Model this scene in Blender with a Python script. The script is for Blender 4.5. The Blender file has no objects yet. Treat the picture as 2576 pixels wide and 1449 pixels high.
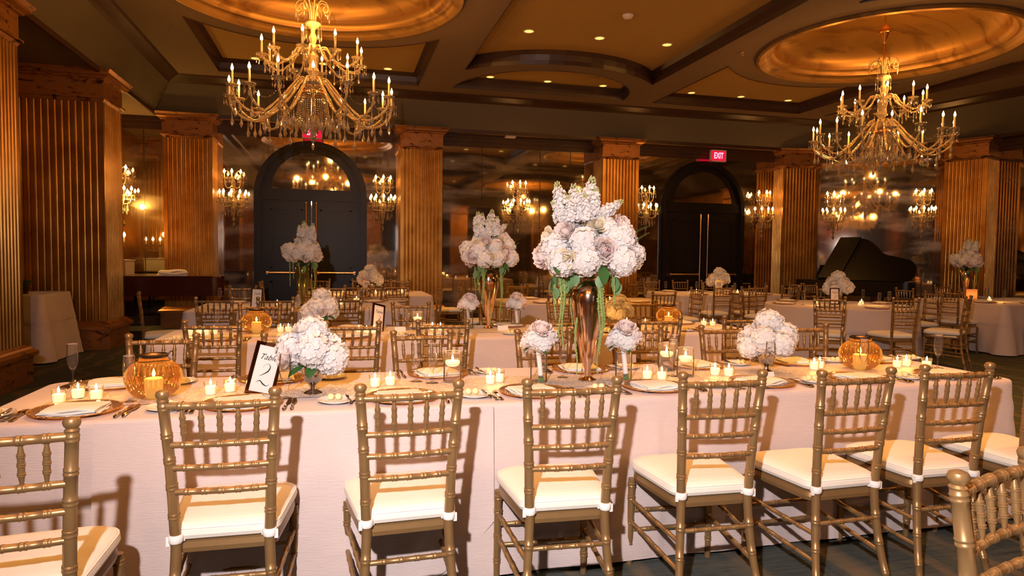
import bpy, math, random
from mathutils import Vector, Matrix
from mathutils.geometry import tessellate_polygon
PI = math.pi
random.seed(7)
scn = bpy.context.scene
COL = scn.collection

# ------------------------------------------------------------------ camera, world, exposure
CAM_H = 1.40
F_PX = 1690.0
yaw, pitch, roll = math.radians(14.4), math.atan(78.7 / F_PX), 0.011
fw = Vector((math.sin(yaw) * math.cos(pitch), math.cos(yaw) * math.cos(pitch), -math.sin(pitch)))
rt = Vector((math.cos(yaw), -math.sin(yaw), 0))
up = rt.cross(fw)
Rr = rt * math.cos(roll) + up * math.sin(roll)
Uu = -rt * math.sin(roll) + up * math.cos(roll)
cd = bpy.data.cameras.new('camera')
cam = bpy.data.objects.new('camera', cd)
COL.objects.link(cam)
cam.matrix_world = Matrix(((Rr.x, Uu.x, -fw.x, 0), (Rr.y, Uu.y, -fw.y, 0), (Rr.z, Uu.z, -fw.z, CAM_H), (0, 0, 0, 1)))
cd.sensor_width = 36.0
cd.lens = F_PX * 36.0 / 2576.0
cd.clip_start = 0.05
cd.clip_end = 100
scn.camera = cam
w = bpy.data.worlds.new('world')
scn.world = w
w.use_nodes = True
w.node_tree.nodes['Background'].inputs[0].default_value = (1.0, 0.55, 0.22, 1)
w.node_tree.nodes['Background'].inputs[1].default_value = 0.0
vs = scn.view_settings
vs.view_transform = 'Standard'
vs.look = 'None'
vs.gamma = 1
vs.use_curve_mapping = False
vs.exposure = 0.0
cy = scn.cycles
cy.use_denoising = True
cy.denoiser = 'OPENIMAGEDENOISE'
cy.use_adaptive_sampling = True
cy.adaptive_threshold = 0.045
cy.adaptive_min_samples = 12
cy.max_bounces = 6
cy.diffuse_bounces = 2
cy.glossy_bounces = 3
cy.transmission_bounces = 5
cy.transparent_max_bounces = 12
cy.sample_clamp_indirect = 4.0
cy.sample_clamp_direct = 0.0
cy.caustics_reflective = False
cy.caustics_refractive = False
cy.blur_glossy = 1.0

WARM = (1.0, 0.42, 0.085)
FLASH_W = 640
CHAN_W = 18
SCONCE_W = 9
DOWN_W = 105
VOT_W = 0.55


def lamp(name, kind, loc, energy, color, size=0.05, parent=None, **kw):
    l = bpy.data.lights.new(name, kind)
    l.energy = energy
    l.color = color
    if kind == 'SPOT':
        l.spot_size = kw.get('angle', 1.5)
        l.spot_blend = 0.7
        l.shadow_soft_size = size
    elif kind == 'POINT':
        l.shadow_soft_size = size
    o = bpy.data.objects.new(name, l)
    o.location = loc
    COL.objects.link(o)
    if parent:
        o.parent = parent
    return o


# the photographer's flash, held up and to the left of the camera
fl = lamp('camera_flash', 'SPOT', (-0.42, -0.15, 2.08), FLASH_W, (1.0, 0.91, 0.93), 0.03, angle=2.05)
fl.data.spot_blend = 1.0
fl.rotation_euler = (Vector((1.35, 3.0, 1.15)) - fl.location).to_track_quat('-Z', 'Y').to_euler()

# ------------------------------------------------------------------ tagging and mesh helpers


def tag(o, label=None, cat=None, group=None, kind=None):
    if label:
        o['label'] = label
    if cat:
        o['category'] = cat
    if group:
        o['group'] = group
    if kind:
        o['kind'] = kind
    return o


def thing(name, label, cat, loc=(0, 0, 0), rz=0.0, group=None, kind=None):
    o = bpy.data.objects.new(name, None)
    o.empty_display_size = 0.1
    o.location = loc
    o.rotation_euler = (0, 0, rz)
    COL.objects.link(o)
    return tag(o, label, cat, group, kind)


def link(name, me, parent=None, loc=None, rot=None, scale=None):
    o = bpy.data.objects.new(name, me)
    COL.objects.link(o)
    if parent:
        o.parent = parent
    if loc is not None:
        o.location = loc
    if rot is not None:
        o.rotation_euler = rot
    if scale is not None:
        o.scale = (scale, scale, scale) if not hasattr(scale, '__len__') else scale
    return o


def copy_tree(o, parent=None):
    c = o.copy()
    COL.objects.link(c)
    c.parent = parent
    for ch in o.children:
        copy_tree(ch, c)
    return c


def dup(o, loc, rz=0.0, label=None, group=None, scale=None):
    c = copy_tree(o)
    c.location = loc
    c.rotation_euler = (0, 0, rz)
    if scale:
        c.scale = (scale,) * 3
    if label:
        c['label'] = label
    if group:
        c['group'] = group
    return c


class MB:
    """collects shapes and builds one mesh"""

    def __init__(s):
        s.v = []
        s.f = []
        s.m = []
        s.cur = 0

    def add(s, vs_, fs):
        b = len(s.v)
        s.v.extend([tuple(p) for p in vs_])
        for f in fs:
            s.f.append(tuple(i + b for i in f))
            s.m.append(s.cur)
        return s

    def box(s, c, d, M=None):
        x, y, z = d[0] / 2, d[1] / 2, d[2] / 2
        P = [Vector((i, j, k)) for k in (-z, z) for j in (-y, y) for i in (-x, x)]
        if M is not None:
            P = [M @ p for p in P]
        P = [p + Vector(c) for p in P]
        return s.add(P, [(0, 2, 3, 1), (4, 5, 7, 6), (0, 1, 5, 4), (2, 6, 7, 3), (0, 4, 6, 2), (1, 3, 7, 5)])

    def lathe(s, prof, n=16, c=(0, 0, 0), M=None, closed=False):
        P = []
        for r, z in prof:
            for k in range(n):
                a = 2 * PI * k / n
                P.append(Vector((r * math.cos(a), r * math.sin(a), z)))
        if M is not None:
            P = [M @ p for p in P]
        P = [p + Vector(c) for p in P]
        F = []
        L = len(prof)
        for i in range(L - 1):
            for k in range(n):
                k2 = (k + 1) % n
                F.append((i * n + k, i * n + k2, (i + 1) * n + k2, (i + 1) * n + k))
        if not closed:
            if prof[0][0] > 1e-5:
                F.append(tuple(range(n - 1, -1, -1)))
            if prof[-1][0] > 1e-5:
                F.append(tuple((L - 1) * n + k for k in range(n)))
        return s.add(P, F)

    def tube(s, pts, rad, n=8, caps=True, sx=1.0):
        pts = [Vector(p) for p in pts]
        if not hasattr(rad, '__len__'):
            rad = [rad] * len(pts)
        L = len(pts)
        P = []
        t0 = (pts[1] - pts[0]).normalized()
        ref = Vector((0, 0, 1)) if abs(t0.z) < 0.9 else Vector((0, 1, 0))
        u = t0.cross(ref).normalized()
        for i in range(L):
            t = (pts[min(i + 1, L - 1)] - pts[max(i - 1, 0)])
            if t.length < 1e-9:
                t = t0
            t.normalize()
            u = (u - t * u.dot(t))
            if u.length < 1e-6:
                u = t.orthogonal()
            u.normalize()
            v = t.cross(u)
            for k in range(n):
                a = 2 * PI * k / n
                P.append(pts[i] + (u * math.cos(a) * sx + v * math.sin(a)) * rad[i])
        F = []
        for i in range(L - 1):
            for k in range(n):
                k2 = (k + 1) % n
                F.append((i * n + k, i * n + k2, (i + 1) * n + k2, (i + 1) * n + k))
        if caps:
            F.append(tuple(range(n - 1, -1, -1)))
            F.append(tuple((L - 1) * n + k for k in range(n)))
        return s.add(P, F)

    def ball(s, c, r, n=8, m=5):
        if not hasattr(r, '__len__'):
            r = (r, r, r)
        prof = [(math.sin(PI * i / m), -math.cos(PI * i / m)) for i in range(m + 1)]
        P = []
        for a, z in prof:
            for k in range(n):
                t = 2 * PI * k / n
                P.append((c[0] + r[0] * a * math.cos(t), c[1] + r[1] * a * math.sin(t), c[2] + r[2] * z))
        F = []
        for i in range(m):
            for k in range(n):
                k2 = (k + 1) % n
                F.append((i * n + k, i * n + k2, (i + 1) * n + k2, (i + 1) * n + k))
        return s.add(P, F)

    def grid(s, fn, nu, nv):
        P = [fn(i / nu, j / nv) for j in range(nv + 1) for i in range(nu + 1)]
        F = [(j * (nu + 1) + i, j * (nu + 1) + i + 1, (j + 1) * (nu + 1) + i + 1, (j + 1) * (nu + 1) + i) for j in range(nv) for i in range(nu)]
        return s.add(P, F)

    def poly(s, loops, z, flip=False):
        tris = tessellate_polygon([[Vector((x, y, 0)) for x, y in lp] for lp in loops])
        P = [(x, y, z) for lp in loops for x, y in lp]
        return s.add(P, [tuple(reversed(t)) if flip else tuple(t) for t in tris])

    def band(s, loop, z0, z1, off=None, closed=True):
        """vertical strip round a loop; off: second loop of same length"""
        lo = off or loop
        n = len(loop)
        P = [(x, y, z0) for x, y in loop] + [(x, y, z1) for x, y in lo]
        return s.add(P, [(i, (i + 1) % n, n + (i + 1) % n, n + i) for i in range(n if closed else n - 1)])

    def extrude(s, loop, z0, z1):
        s.band(loop, z0, z1)
        s.poly([loop], z1)
        return s.poly([loop], z0, True)

    def mesh(s, name, mats, smooth=True, sharp=None):
        me = bpy.data.meshes.new(name)
        me.from_pydata(s.v, [], s.f)
        me.update()
        if not isinstance(mats, (list, tuple)):
            mats = [mats]
        for m_ in mats:
            me.materials.append(m_)
        if len(mats) > 1:
            me.polygons.foreach_set('material_index', s.m)
        if smooth:
            me.polygons.foreach_set('use_smooth', [True] * len(me.polygons))
            if sharp:
                me.set_sharp_from_angle(angle=sharp)
        return me

    def build(s, name, mats, parent=None, smooth=True, sharp=0.7, **kw):
        return link(name, s.mesh(name, mats, smooth, sharp), parent, **kw)


def struct(name, mb, mats, parent=None, smooth=False, label=None):
    o = mb.build(name, mats, parent, smooth)
    if parent is None:
        tag(o, label, None, None, 'structure')
    return o


# ------------------------------------------------------------------ materials
def nt(name):
    m = bpy.data.materials.new(name)
    m.use_nodes = True
    return m, m.node_tree, m.node_tree.nodes['Principled BSDF']


def pmat(name, color, rough=0.5, metal=0.0, trans=0.0, ior=1.45, emit=None, es=0.0, spec=0.5, alpha=1.0, coat=0.0, var=0.0, vscale=8.0, bump=0.0, bscale=40.0, sheen=0.0):
    m, t, b = nt(name)
    b.inputs['Base Color'].default_value = (*color, 1)
    b.inputs['Roughness'].default_value = rough
    b.inputs['Metallic'].default_value = metal
    b.inputs['Transmission Weight'].default_value = trans
    b.inputs['IOR'].default_value = ior
    b.inputs['Specular IOR Level'].default_value = spec
    b.inputs['Coat Weight'].default_value = coat
    b.inputs['Sheen Weight'].default_value = sheen
    b.inputs['Alpha'].default_value = alpha
    if emit:
        b.inputs['Emission Color'].default_value = (*emit, 1)
        b.inputs['Emission Strength'].default_value = es
    tc = None
    if var or bump:
        tc = t.nodes.new('ShaderNodeTexCoord')
    if var:
        n = t.nodes.new('ShaderNodeTexNoise')
        n.inputs['Scale'].default_value = vscale
        n.inputs['Detail'].default_value = 5
        t.links.new(tc.outputs['Object'], n.inputs['Vector'])
        mx = t.nodes.new('ShaderNodeMix')
        mx.data_type = 'RGBA'
        mx.inputs[6].default_value = (*[c * (1 - var) for c in color], 1)
        mx.inputs[7].default_value = (*[min(1, c * (1 + var)) for c in color], 1)
        t.links.new(n.outputs['Fac'], mx.inputs[0])
        t.links.new(mx.outputs[2], b.inputs['Base Color'])
    if bump:
        n = t.nodes.new('ShaderNodeTexNoise')
        n.inputs['Scale'].default_value = bscale
        n.inputs['Detail'].default_value = 4
        t.links.new(tc.outputs['Object'], n.inputs['Vector'])
        bp = t.nodes.new('ShaderNodeBump')
        bp.inputs['Strength'].default_value = bump
        bp.inputs['Distance'].default_value = 0.01
        t.links.new(n.outputs['Fac'], bp.inputs['Height'])
        t.links.new(bp.outputs[0], b.inputs['Normal'])
    return m


def emat(name, color, strength):
    m = bpy.data.materials.new(name)
    m.use_nodes = True
    t = m.node_tree
    t.nodes.clear()
    e = t.nodes.new('ShaderNodeEmission')
    e.inputs[0].default_value = (*color, 1)
    e.inputs[1].default_value = strength
    o = t.nodes.new('ShaderNodeOutputMaterial')
    t.links.new(e.outputs[0], o.inputs[0])
    m.cycles.emission_sampling = 'NONE'
    return m


def cheap_glass(name, tint, body=0.12, rough=0.02, body_col=(1, 1, 1), fres=1.33, edge=0.35):
    """thin clear glass: see-through, fresnel gloss, a little body colour and pale edges painted as glints"""
    m = bpy.data.materials.new(name)
    m.use_nodes = True
    t = m.node_tree
    t.nodes.clear()
    tr = t.nodes.new('ShaderNodeBsdfTransparent')
    tr.inputs[0].default_value = (*tint, 1)
    gl = t.nodes.new('ShaderNodeBsdfGlossy')
    gl.inputs['Roughness'].default_value = rough
    lw = t.nodes.new('ShaderNodeFresnel')
    lw.inputs[0].default_value = fres
    mx = t.nodes.new('ShaderNodeMixShader')
    t.links.new(lw.outputs[0], mx.inputs[0])
    t.links.new(tr.outputs[0], mx.inputs[1])
    t.links.new(gl.outputs[0], mx.inputs[2])
    df = t.nodes.new('ShaderNodeBsdfTranslucent')
    df.inputs[0].default_value = (*body_col, 1)
    dd = t.nodes.new('ShaderNodeBsdfDiffuse')
    dd.inputs[0].default_value = (*body_col, 1)
    m0 = t.nodes.new('ShaderNodeMixShader')
    m0.inputs[0].default_value = 0.5
    t.links.new(df.outputs[0], m0.inputs[1])
    t.links.new(dd.outputs[0], m0.inputs[2])
    fc = t.nodes.new('ShaderNodeLayerWeight')
    fc.inputs[0].default_value = 0.5
    pw = t.nodes.new('ShaderNodeMath')
    pw.operation = 'POWER'
    pw.inputs[1].default_value = 5.0
    t.links.new(fc.outputs['Facing'], pw.inputs[0])
    ma = t.nodes.new('ShaderNodeMath')
    ma.operation = 'MULTIPLY_ADD'
    ma.inputs[1].default_value = edge  # pale diffuse at grazing angles imitates bright edge glints
    ma.inputs[2].default_value = body
    t.links.new(pw.outputs[0], ma.inputs[0])
    m2 = t.nodes.new('ShaderNodeMixShader')
    t.links.new(ma.outputs[0], m2.inputs[0])
    t.links.new(mx.outputs[0], m2.inputs[1])
    t.links.new(m0.outputs[0], m2.inputs[2])
    o = t.nodes.new('ShaderNodeOutputMaterial')
    t.links.new(m2.outputs[0], o.inputs[0])
    return m


def petal_mat(name, col, tip=None):
    m = bpy.data.materials.new(name)
    m.use_nodes = True
    t = m.node_tree
    t.nodes.clear()
    tc = t.nodes.new('ShaderNodeTexCoord')
    n = t.nodes.new('ShaderNodeTexNoise')
    n.inputs['Scale'].default_value = 22
    t.links.new(tc.outputs['Object'], n.inputs['Vector'])
    mx = t.nodes.new('ShaderNodeMix')
    mx.data_type = 'RGBA'
    mx.inputs[6].default_value = (*col, 1)
    mx.inputs[7].default_value = (*(tip or col), 1)
    t.links.new(n.outputs['Fac'], mx.inputs[0])
    d = t.nodes.new('ShaderNodeBsdfDiffuse')
    tl = t.nodes.new('ShaderNodeBsdfTranslucent')
    t.links.new(mx.outputs[2], d.inputs[0])
    t.links.new(mx.outputs[2], tl.inputs[0])
    s = t.nodes.new('ShaderNodeMixShader')
    s.inputs[0].default_value = 0.28
    t.links.new(d.outputs[0], s.inputs[1])
    t.links.new(tl.outputs[0], s.inputs[2])
    o = t.nodes.new('ShaderNodeOutputMaterial')
    t.links.new(s.outputs[0], o.inputs[0])
    return m


M = {}
M['chair'] = pmat('gold_chair_paint', (0.33, 0.195, 0.078), 0.36, 0.5, var=0.15, vscale=14)
M['cushion'] = pmat('ivory_cushion_cotton', (0.82, 0.76, 0.66), 0.8, bump=0.12, bscale=9, sheen=0.1)
M['strap'] = pmat('white_cotton_strap', (0.85, 0.82, 0.78), 0.8)
M['ceiling'] = pmat('taupe_ceiling_paint', (0.21, 0.14, 0.088), 0.8, spec=.2)
M['fascia'] = pmat('olive_grey_fascia_paint', (0.115, 0.09, 0.06), 0.7)
M['coffer'] = pmat('ochre_coffer_paint', (0.44, 0.25, 0.06), 0.75, var=0.06, vscale=1.5)
M['wood'] = pmat('dark_walnut_moulding', (0.050, 0.022, 0.012), 0.35, var=0.3, vscale=6)
M['door'] = pmat('near_black_door_paint', (0.009, 0.007, 0.008), 0.35, spec=.25)
M['brass'] = pmat('polished_brass_handle', (0.75, 0.5, 0.3), 0.25, 1.0)
M['silver'] = pmat('polished_silver', (0.72, 0.66, 0.6), 0.12, 1.0)
M['goblet'] = pmat('tarnished_mercury_silver', (0.5, 0.45, 0.4), 0.14, 1.0, var=0.25, vscale=9)
M['copper'] = pmat('rose_gold_mercury_glass', (0.85, 0.54, 0.38), 0.13, 1.0, var=0.3, vscale=7)
M['greenglass'] = pmat('smoky_green_gold_glass', (0.22, 0.2, 0.07), 0.1, 0.8, var=0.3, vscale=7)
M['napkin'] = pmat('white_linen_napkin', (0.86, 0.83, 0.8), 0.85, bump=0.08, bscale=60)
M['china'] = pmat('white_china', (0.85, 0.82, 0.78), 0.15, coat=0.4)
M['butter'] = pmat('pale_butter', (0.9, 0.78, 0.42), 0.5)
M['wax'] = pmat('cream_wax_with_glow', (0.95, 0.85, 0.62), 0.6, emit=(1.0, 0.66, 0.26), es=0.7)  # emission stands in for flame light glowing through the wax
M['flame'] = emat('candle_flame', (1.0, 0.74, 0.36), 9.0)
M['bulb'] = emat('candle_bulb_glow', (1.0, 0.70, 0.30), 7.0)
M['bulbdim'] = emat('sconce_bulb_glow', (1.0, 0.72, 0.34), 9.0)
M['sleeve'] = pmat('ivory_candle_sleeve', (0.9, 0.62, 0.3), 0.6, emit=(1.0, 0.45, 0.1), es=0.12)
M['crystal'] = pmat('warm_crystal', (1.0, 0.76, 0.42), 0.08, 0.0, trans=0.72, ior=1.5, spec=1.0)
M['prism'] = pmat('clear_crystal_prism', (1.0, 0.86, 0.68), 0.03, 0.0, trans=0.78, ior=1.6, spec=1.0)
M['gilt'] = pmat('gilded_metal', (0.75, 0.38, 0.12), 0.25, 1.0)
M['glass'] = cheap_glass('clear_glass', (1.0, 0.995, 0.99), 0.025, 0.02, (1, .92, .84), 1.16, .14)
M['water'] = cheap_glass('water_in_glass', (0.98, 0.96, 0.93), 0.05, 0.02, (1, .92, .84), 1.14, .1)
M['amber'] = cheap_glass('amber_ribbed_glass', (0.90, 0.62, 0.28), 0.08, 0.05, (1.0, 0.55, 0.15), 1.85)
M['chargerglass'] = cheap_glass('gold_flecked_charger_glass', (0.80, 0.60, 0.42), 0.22, 0.08, (0.9, 0.6, 0.35))
M['goldrim'] = pmat('gold_leaf_rim', (0.72, 0.45, 0.17), 0.3, 1.0, var=0.4, vscale=60, bump=0.8, bscale=120)
M['white_petal'] = petal_mat('white_petal', (0.90, 0.86, 0.83), (0.94, 0.91, 0.89))
M['pink_petal'] = petal_mat('blush_petal', (0.92, 0.76, 0.72), (0.94, 0.87, 0.84))
M['cream_petal'] = petal_mat('cream_petal', (0.88, 0.78, 0.56), (0.9, 0.84, 0.68))
M['leaf'] = pmat('deep_green_leaf', (0.045, 0.13, 0.03), 0.45, var=0.2)
M['euc'] = pmat('grey_green_leaf', (0.15, 0.27, 0.11), 0.5, var=0.25, vscale=20)
M['amar'] = pmat('amaranthus_green', (0.30, 0.40, 0.12), 0.8, bump=0.8, bscale=90)
M['stem'] = pmat('flower_stem_green', (0.10, 0.25, 0.04), 0.5)
M['bud'] = pmat('pale_green_bud', (0.45, 0.5, 0.25), 0.6)
M['magenta'] = pmat('magenta_stamen', (0.4, 0.02, 0.12), 0.6)
M['black'] = pmat('black_piano_lacquer', (0.006, 0.005, 0.005), 0.3, spec=0.3)
M['mahogany'] = pmat('mahogany_lacquer', (0.055, 0.010, 0.005), 0.2, var=0.3, vscale=4, coat=0.3)
M['white'] = pmat('matt_white_board', (0.7, 0.62, 0.55), 0.6)
M['card'] = pmat('cream_card', (0.85, 0.78, 0.72), 0.7)
M['ink'] = pmat('black_ink', (0.01, 0.008, 0.008), 0.6)
M['frame'] = pmat('mirrored_bronze_frame', (0.30, 0.15, 0.09), 0.12, 1.0)
M['plastic'] = pmat('off_white_plastic', (0.75, 0.6, 0.5), 0.5)
M['exitred'] = emat('exit_sign_red', (1.0, 0.012, 0.05), 0.9)
M['exitlet'] = emat('exit_letters', (1.0, 0.30, 0.40), 2.6)
M['dl'] = emat('downlight_glow', (1.0, 0.58, 0.13), 1.7)
M['curtain'] = pmat('dark_curtain', (0.05, 0.025, 0.018), 0.9)
M['day'] = emat('daylight_window', (0.45, 0.75, 1.0), 1.2)
M['iron'] = pmat('dark_wire', (0.05, 0.03, 0.02), 0.4, 0.8)


def gold_leaf():
    m, t, b = nt('gold_leaf_pillar')
    tc = t.nodes.new('ShaderNodeTexCoord')
    n = t.nodes.new('ShaderNodeTexNoise')
    n.inputs['Scale'].default_value = 2.2
    n.inputs['Detail'].default_value = 6
    t.links.new(tc.outputs['Object'], n.inputs['Vector'])
    r = t.nodes.new('ShaderNodeValToRGB')
    r.color_ramp.elements[0].position = 0.32
    r.color_ramp.elements[0].color = (0.36, 0.165, 0.03, 1)
    r.color_ramp.elements[1].position = 0.7
    r.color_ramp.elements[1].color = (0.60, 0.335, 0.085, 1)
    t.links.new(n.outputs['Fac'], r.inputs[0])
    t.links.new(r.outputs[0], b.inputs['Base Color'])
    b.inputs['Metallic'].default_value = 0.8
    b.inputs['Roughness'].default_value = 0.30
    return m


M['gold'] = gold_leaf()


def burl():
    m, t, b = nt('gilded_burl_capital')
    tc = t.nodes.new('ShaderNodeTexCoord')
    mp = t.nodes.new('ShaderNodeMapping')
    mp.inputs['Scale'].default_value = (3, 3, 9)
    t.links.new(tc.outputs['Object'], mp.inputs[0])
    n = t.nodes.new('ShaderNodeTexNoise')
    n.inputs['Scale'].default_value = 1.6
    n.inputs['Detail'].default_value = 8
    n.inputs['Distortion'].default_value = 1.2
    t.links.new(mp.outputs[0], n.inputs['Vector'])
    r = t.nodes.new('ShaderNodeValToRGB')
    r.color_ramp.elements[0].position = 0.33
    r.color_ramp.elements[0].color = (0.05, 0.015, 0.005, 1)
    r.color_ramp.elements[1].position = 0.45
    r.color_ramp.elements[1].color = (0.40, 0.17, 0.05, 1)
    t.links.new(n.outputs['Fac'], r.inputs[0])
    t.links.new(r.outputs[0], b.inputs['Base Color'])
    b.inputs['Metallic'].default_value = 0.5
    b.inputs['Roughness'].default_value = 0.33
    return m


M['burl'] = burl()


def dome_mat():
    m, t, b = nt('gold_leaf_dome')
    tc = t.nodes.new('ShaderNodeTexCoord')
    mp = t.nodes.new('ShaderNodeMapping')
    mp.inputs['Scale'].default_value = (1, 3, 2)
    t.links.new(tc.outputs['Object'], mp.inputs[0])
    n = t.nodes.new('ShaderNodeTexNoise')
    n.inputs['Scale'].default_value = 1.3
    n.inputs['Detail'].default_value = 8
    n.inputs['Distortion'].default_value = 0.6
    t.links.new(mp.outputs[0], n.inputs['Vector'])
    r = t.nodes.new('ShaderNodeValToRGB')
    r.color_ramp.elements[0].position = 0.28
    r.color_ramp.elements[0].color = (0.25, 0.12, 0.04, 1)
    r.color_ramp.elements[1].position = 0.5
    r.color_ramp.elements[1].color = (0.60, 0.34, 0.10, 1)
    t.links.new(n.outputs['Fac'], r.inputs[0])
    t.links.new(r.outputs[0], b.inputs['Base Color'])
    b.inputs['Metallic'].default_value = 0.75
    b.inputs['Roughness'].default_value = 0.38
    return m


M['dome'] = dome_mat()


def mirror_mat():
    m = bpy.data.materials.new('antiqued_mirror')
    m.use_nodes = True
    t = m.node_tree
    t.nodes.clear()
    tc = t.nodes.new('ShaderNodeTexCoord')
    mp = t.nodes.new('ShaderNodeMapping')
    mp.inputs['Scale'].default_value = (0.4, 0.4, 1.6)
    t.links.new(tc.outputs['Object'], mp.inputs[0])
    n = t.nodes.new('ShaderNodeTexNoise')
    n.inputs['Scale'].default_value = 1.4
    n.inputs['Detail'].default_value = 5
    t.links.new(mp.outputs[0], n.inputs['Vector'])
    g = t.nodes.new('ShaderNodeBsdfGlossy')
    g.inputs[0].default_value = (0.50, 0.44, 0.37, 1)
    g.inputs['Roughness'].default_value = 0.035
    d = t.nodes.new('ShaderNodeBsdfGlossy')
    d.inputs[0].default_value = (0.5, 0.4, 0.3, 1)
    d.inputs['Roughness'].default_value = 0.4
    r = t.nodes.new('ShaderNodeMapRange')
    r.inputs[1].default_value = 0.5
    r.inputs[2].default_value = 0.75
    r.inputs[3].default_value = 0.04
    r.inputs[4].default_value = 0.5
    t.links.new(n.outputs['Fac'], r.inputs[0])
    x = t.nodes.new('ShaderNodeMixShader')
    t.links.new(r.outputs[0], x.inputs[0])
    t.links.new(g.outputs[0], x.inputs[1])
    t.links.new(d.outputs[0], x.inputs[2])
    o = t.nodes.new('ShaderNodeOutputMaterial')
    t.links.new(x.outputs[0], o.inputs[0])
    return m


M['mirror'] = mirror_mat()


def carpet():
    m, t, b = nt('patterned_carpet')
    tc = t.nodes.new('ShaderNodeTexCoord')
    L = t.links
    n0 = t.nodes.new('ShaderNodeTexNoise')
    n0.inputs['Scale'].default_value = 0.9
    n0.inputs['Detail'].default_value = 2
    L.new(tc.outputs['Object'], n0.inputs['Vector'])
    wv = t.nodes.new('ShaderNodeTexWave')
    wv.inputs['Scale'].default_value = 0.8
    wv.inputs['Distortion'].default_value = 9
    wv.inputs['Detail'].default_value = 2.5
    wv.inputs['Detail Scale'].default_value = 1.2
    L.new(tc.outputs['Object'], wv.inputs['Vector'])
    r1 = t.nodes.new('ShaderNodeValToRGB')
    r1.color_ramp.elements[0].position = 0.80
    r1.color_ramp.elements[1].position = 0.97
    L.new(wv.outputs['Fac'], r1.inputs[0])
    mp = t.nodes.new('ShaderNodeMapping')
    mp.inputs['Rotation'].default_value = (0, 0, 0.15)
    mp.inputs['Scale'].default_value = (5, 70, 1)
    L.new(tc.outputs['Object'], mp.inputs[0])
    n2 = t.nodes.new('ShaderNodeTexNoise')
    n2.inputs['Scale'].default_value = 1
    n2.inputs['Detail'].default_value = 3
    L.new(mp.outputs[0], n2.inputs['Vector'])
    mx = t.nodes.new('ShaderNodeMix')
    mx.data_type = 'RGBA'
    mx.inputs[6].default_value = (0.030, 0.036, 0.034, 1)
    mx.inputs[7].default_value = (0.115, 0.125, 0.11, 1)
    L.new(n2.outputs['Fac'], mx.inputs[0])
    m2 = t.nodes.new('ShaderNodeMix')
    m2.data_type = 'RGBA'
    m2.inputs[7].default_value = (0.20, 0.145, 0.085, 1)
    mu = t.nodes.new('ShaderNodeMath')
    mu.operation = 'MULTIPLY'
    mu.inputs[1].default_value = 0.45
    L.new(r1.outputs[0], mu.inputs[0])
    L.new(mu.outputs[0], m2.inputs[0])
    L.new(mx.outputs[2], m2.inputs[6])
    L.new(m2.outputs[2], b.inputs['Base Color'])
    b.inputs['Roughness'].default_value = 0.95
    b.inputs['Specular IOR Level'].default_value = 0.1
    bp = t.nodes.new('ShaderNodeBump')
    bp.inputs['Strength'].default_value = 0.4
    bp.inputs['Distance'].default_value = 0.004
    L.new(n2.outputs['Fac'], bp.inputs['Height'])
    L.new(bp.outputs[0], b.inputs['Normal'])
    return m


M['carpet'] = carpet()


def cloth_mat(name, col):
    m, t, b = nt(name)
    L = t.links
    tc = t.nodes.new('ShaderNodeTexCoord')
    n = t.nodes.new('ShaderNodeTexNoise')
    n.inputs['Scale'].default_value = 3.0
    n.inputs['Detail'].default_value = 3
    L.new(tc.outputs['Object'], n.inputs['Vector'])
    mp = t.nodes.new('ShaderNodeMapping')
    mp.inputs['Scale'].default_value = (20, 20, 320)
    L.new(tc.outputs['Object'], mp.inputs[0])
    n2 = t.nodes.new('ShaderNodeTexNoise')
    n2.inputs['Scale'].default_value = 1.0
    L.new(mp.outputs[0], n2.inputs['Vector'])
    ad = t.nodes.new('ShaderNodeMath')
    ad.operation = 'MULTIPLY_ADD'
    ad.inputs[1].default_value = 0.10
    L.new(n2.outputs['Fac'], ad.inputs[0])
    L.new(n.outputs['Fac'], ad.inputs[2])
    bp = t.nodes.new('ShaderNodeBump')
    bp.inputs['Strength'].default_value = 0.55
    bp.inputs['Distance'].default_value = 0.03
    L.new(ad.outputs[0], bp.inputs['Height'])
    L.new(bp.outputs[0], b.inputs['Normal'])
    b.inputs['Base Color'].default_value = (*col, 1)
    b.inputs['Roughness'].default_value = 0.62
    b.inputs['Sheen Weight'].default_value = 0.25
    return m


M['cloth'] = cloth_mat('blush_dupioni_tablecloth', (0.66, 0.53, 0.485))


def sequin():
    m, t, b = nt('sequined_runner')
    L = t.links
    tc = t.nodes.new('ShaderNodeTexCoord')
    v = t.nodes.new('ShaderNodeTexVoronoi')
    v.inputs['Scale'].default_value = 170
    L.new(tc.outputs['Object'], v.inputs['Vector'])
    nm = t.nodes.new('ShaderNodeVectorMath')
    nm.operation = 'SCALE'
    nm.inputs['Scale'].default_value = 0.5
    L.new(v.outputs['Color'], nm.inputs[0])
    g = t.nodes.new('ShaderNodeNewGeometry')
    a = t.nodes.new('ShaderNodeVectorMath')
    a.operation = 'ADD'
    s = t.nodes.new('ShaderNodeVectorMath')
    s.operation = 'SUBTRACT'
    s.inputs[1].default_value = (0.25, 0.25, 0.25)
    L.new(nm.outputs[0], s.inputs[0])
    L.new(s.outputs[0], a.inputs[0])
    L.new(g.outputs['Normal'], a.inputs[1])
    no = t.nodes.new('ShaderNodeVectorMath')
    no.operation = 'NORMALIZE'
    L.new(a.outputs[0], no.inputs[0])
    L.new(no.outputs[0], b.inputs['Normal'])
    b.inputs['Base Color'].default_value = (0.82, 0.74, 0.68, 1)
    b.inputs['Metallic'].default_value = 0.15
    b.inputs['Roughness'].default_value = 0.35
    return m


M['sequin'] = sequin()

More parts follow.
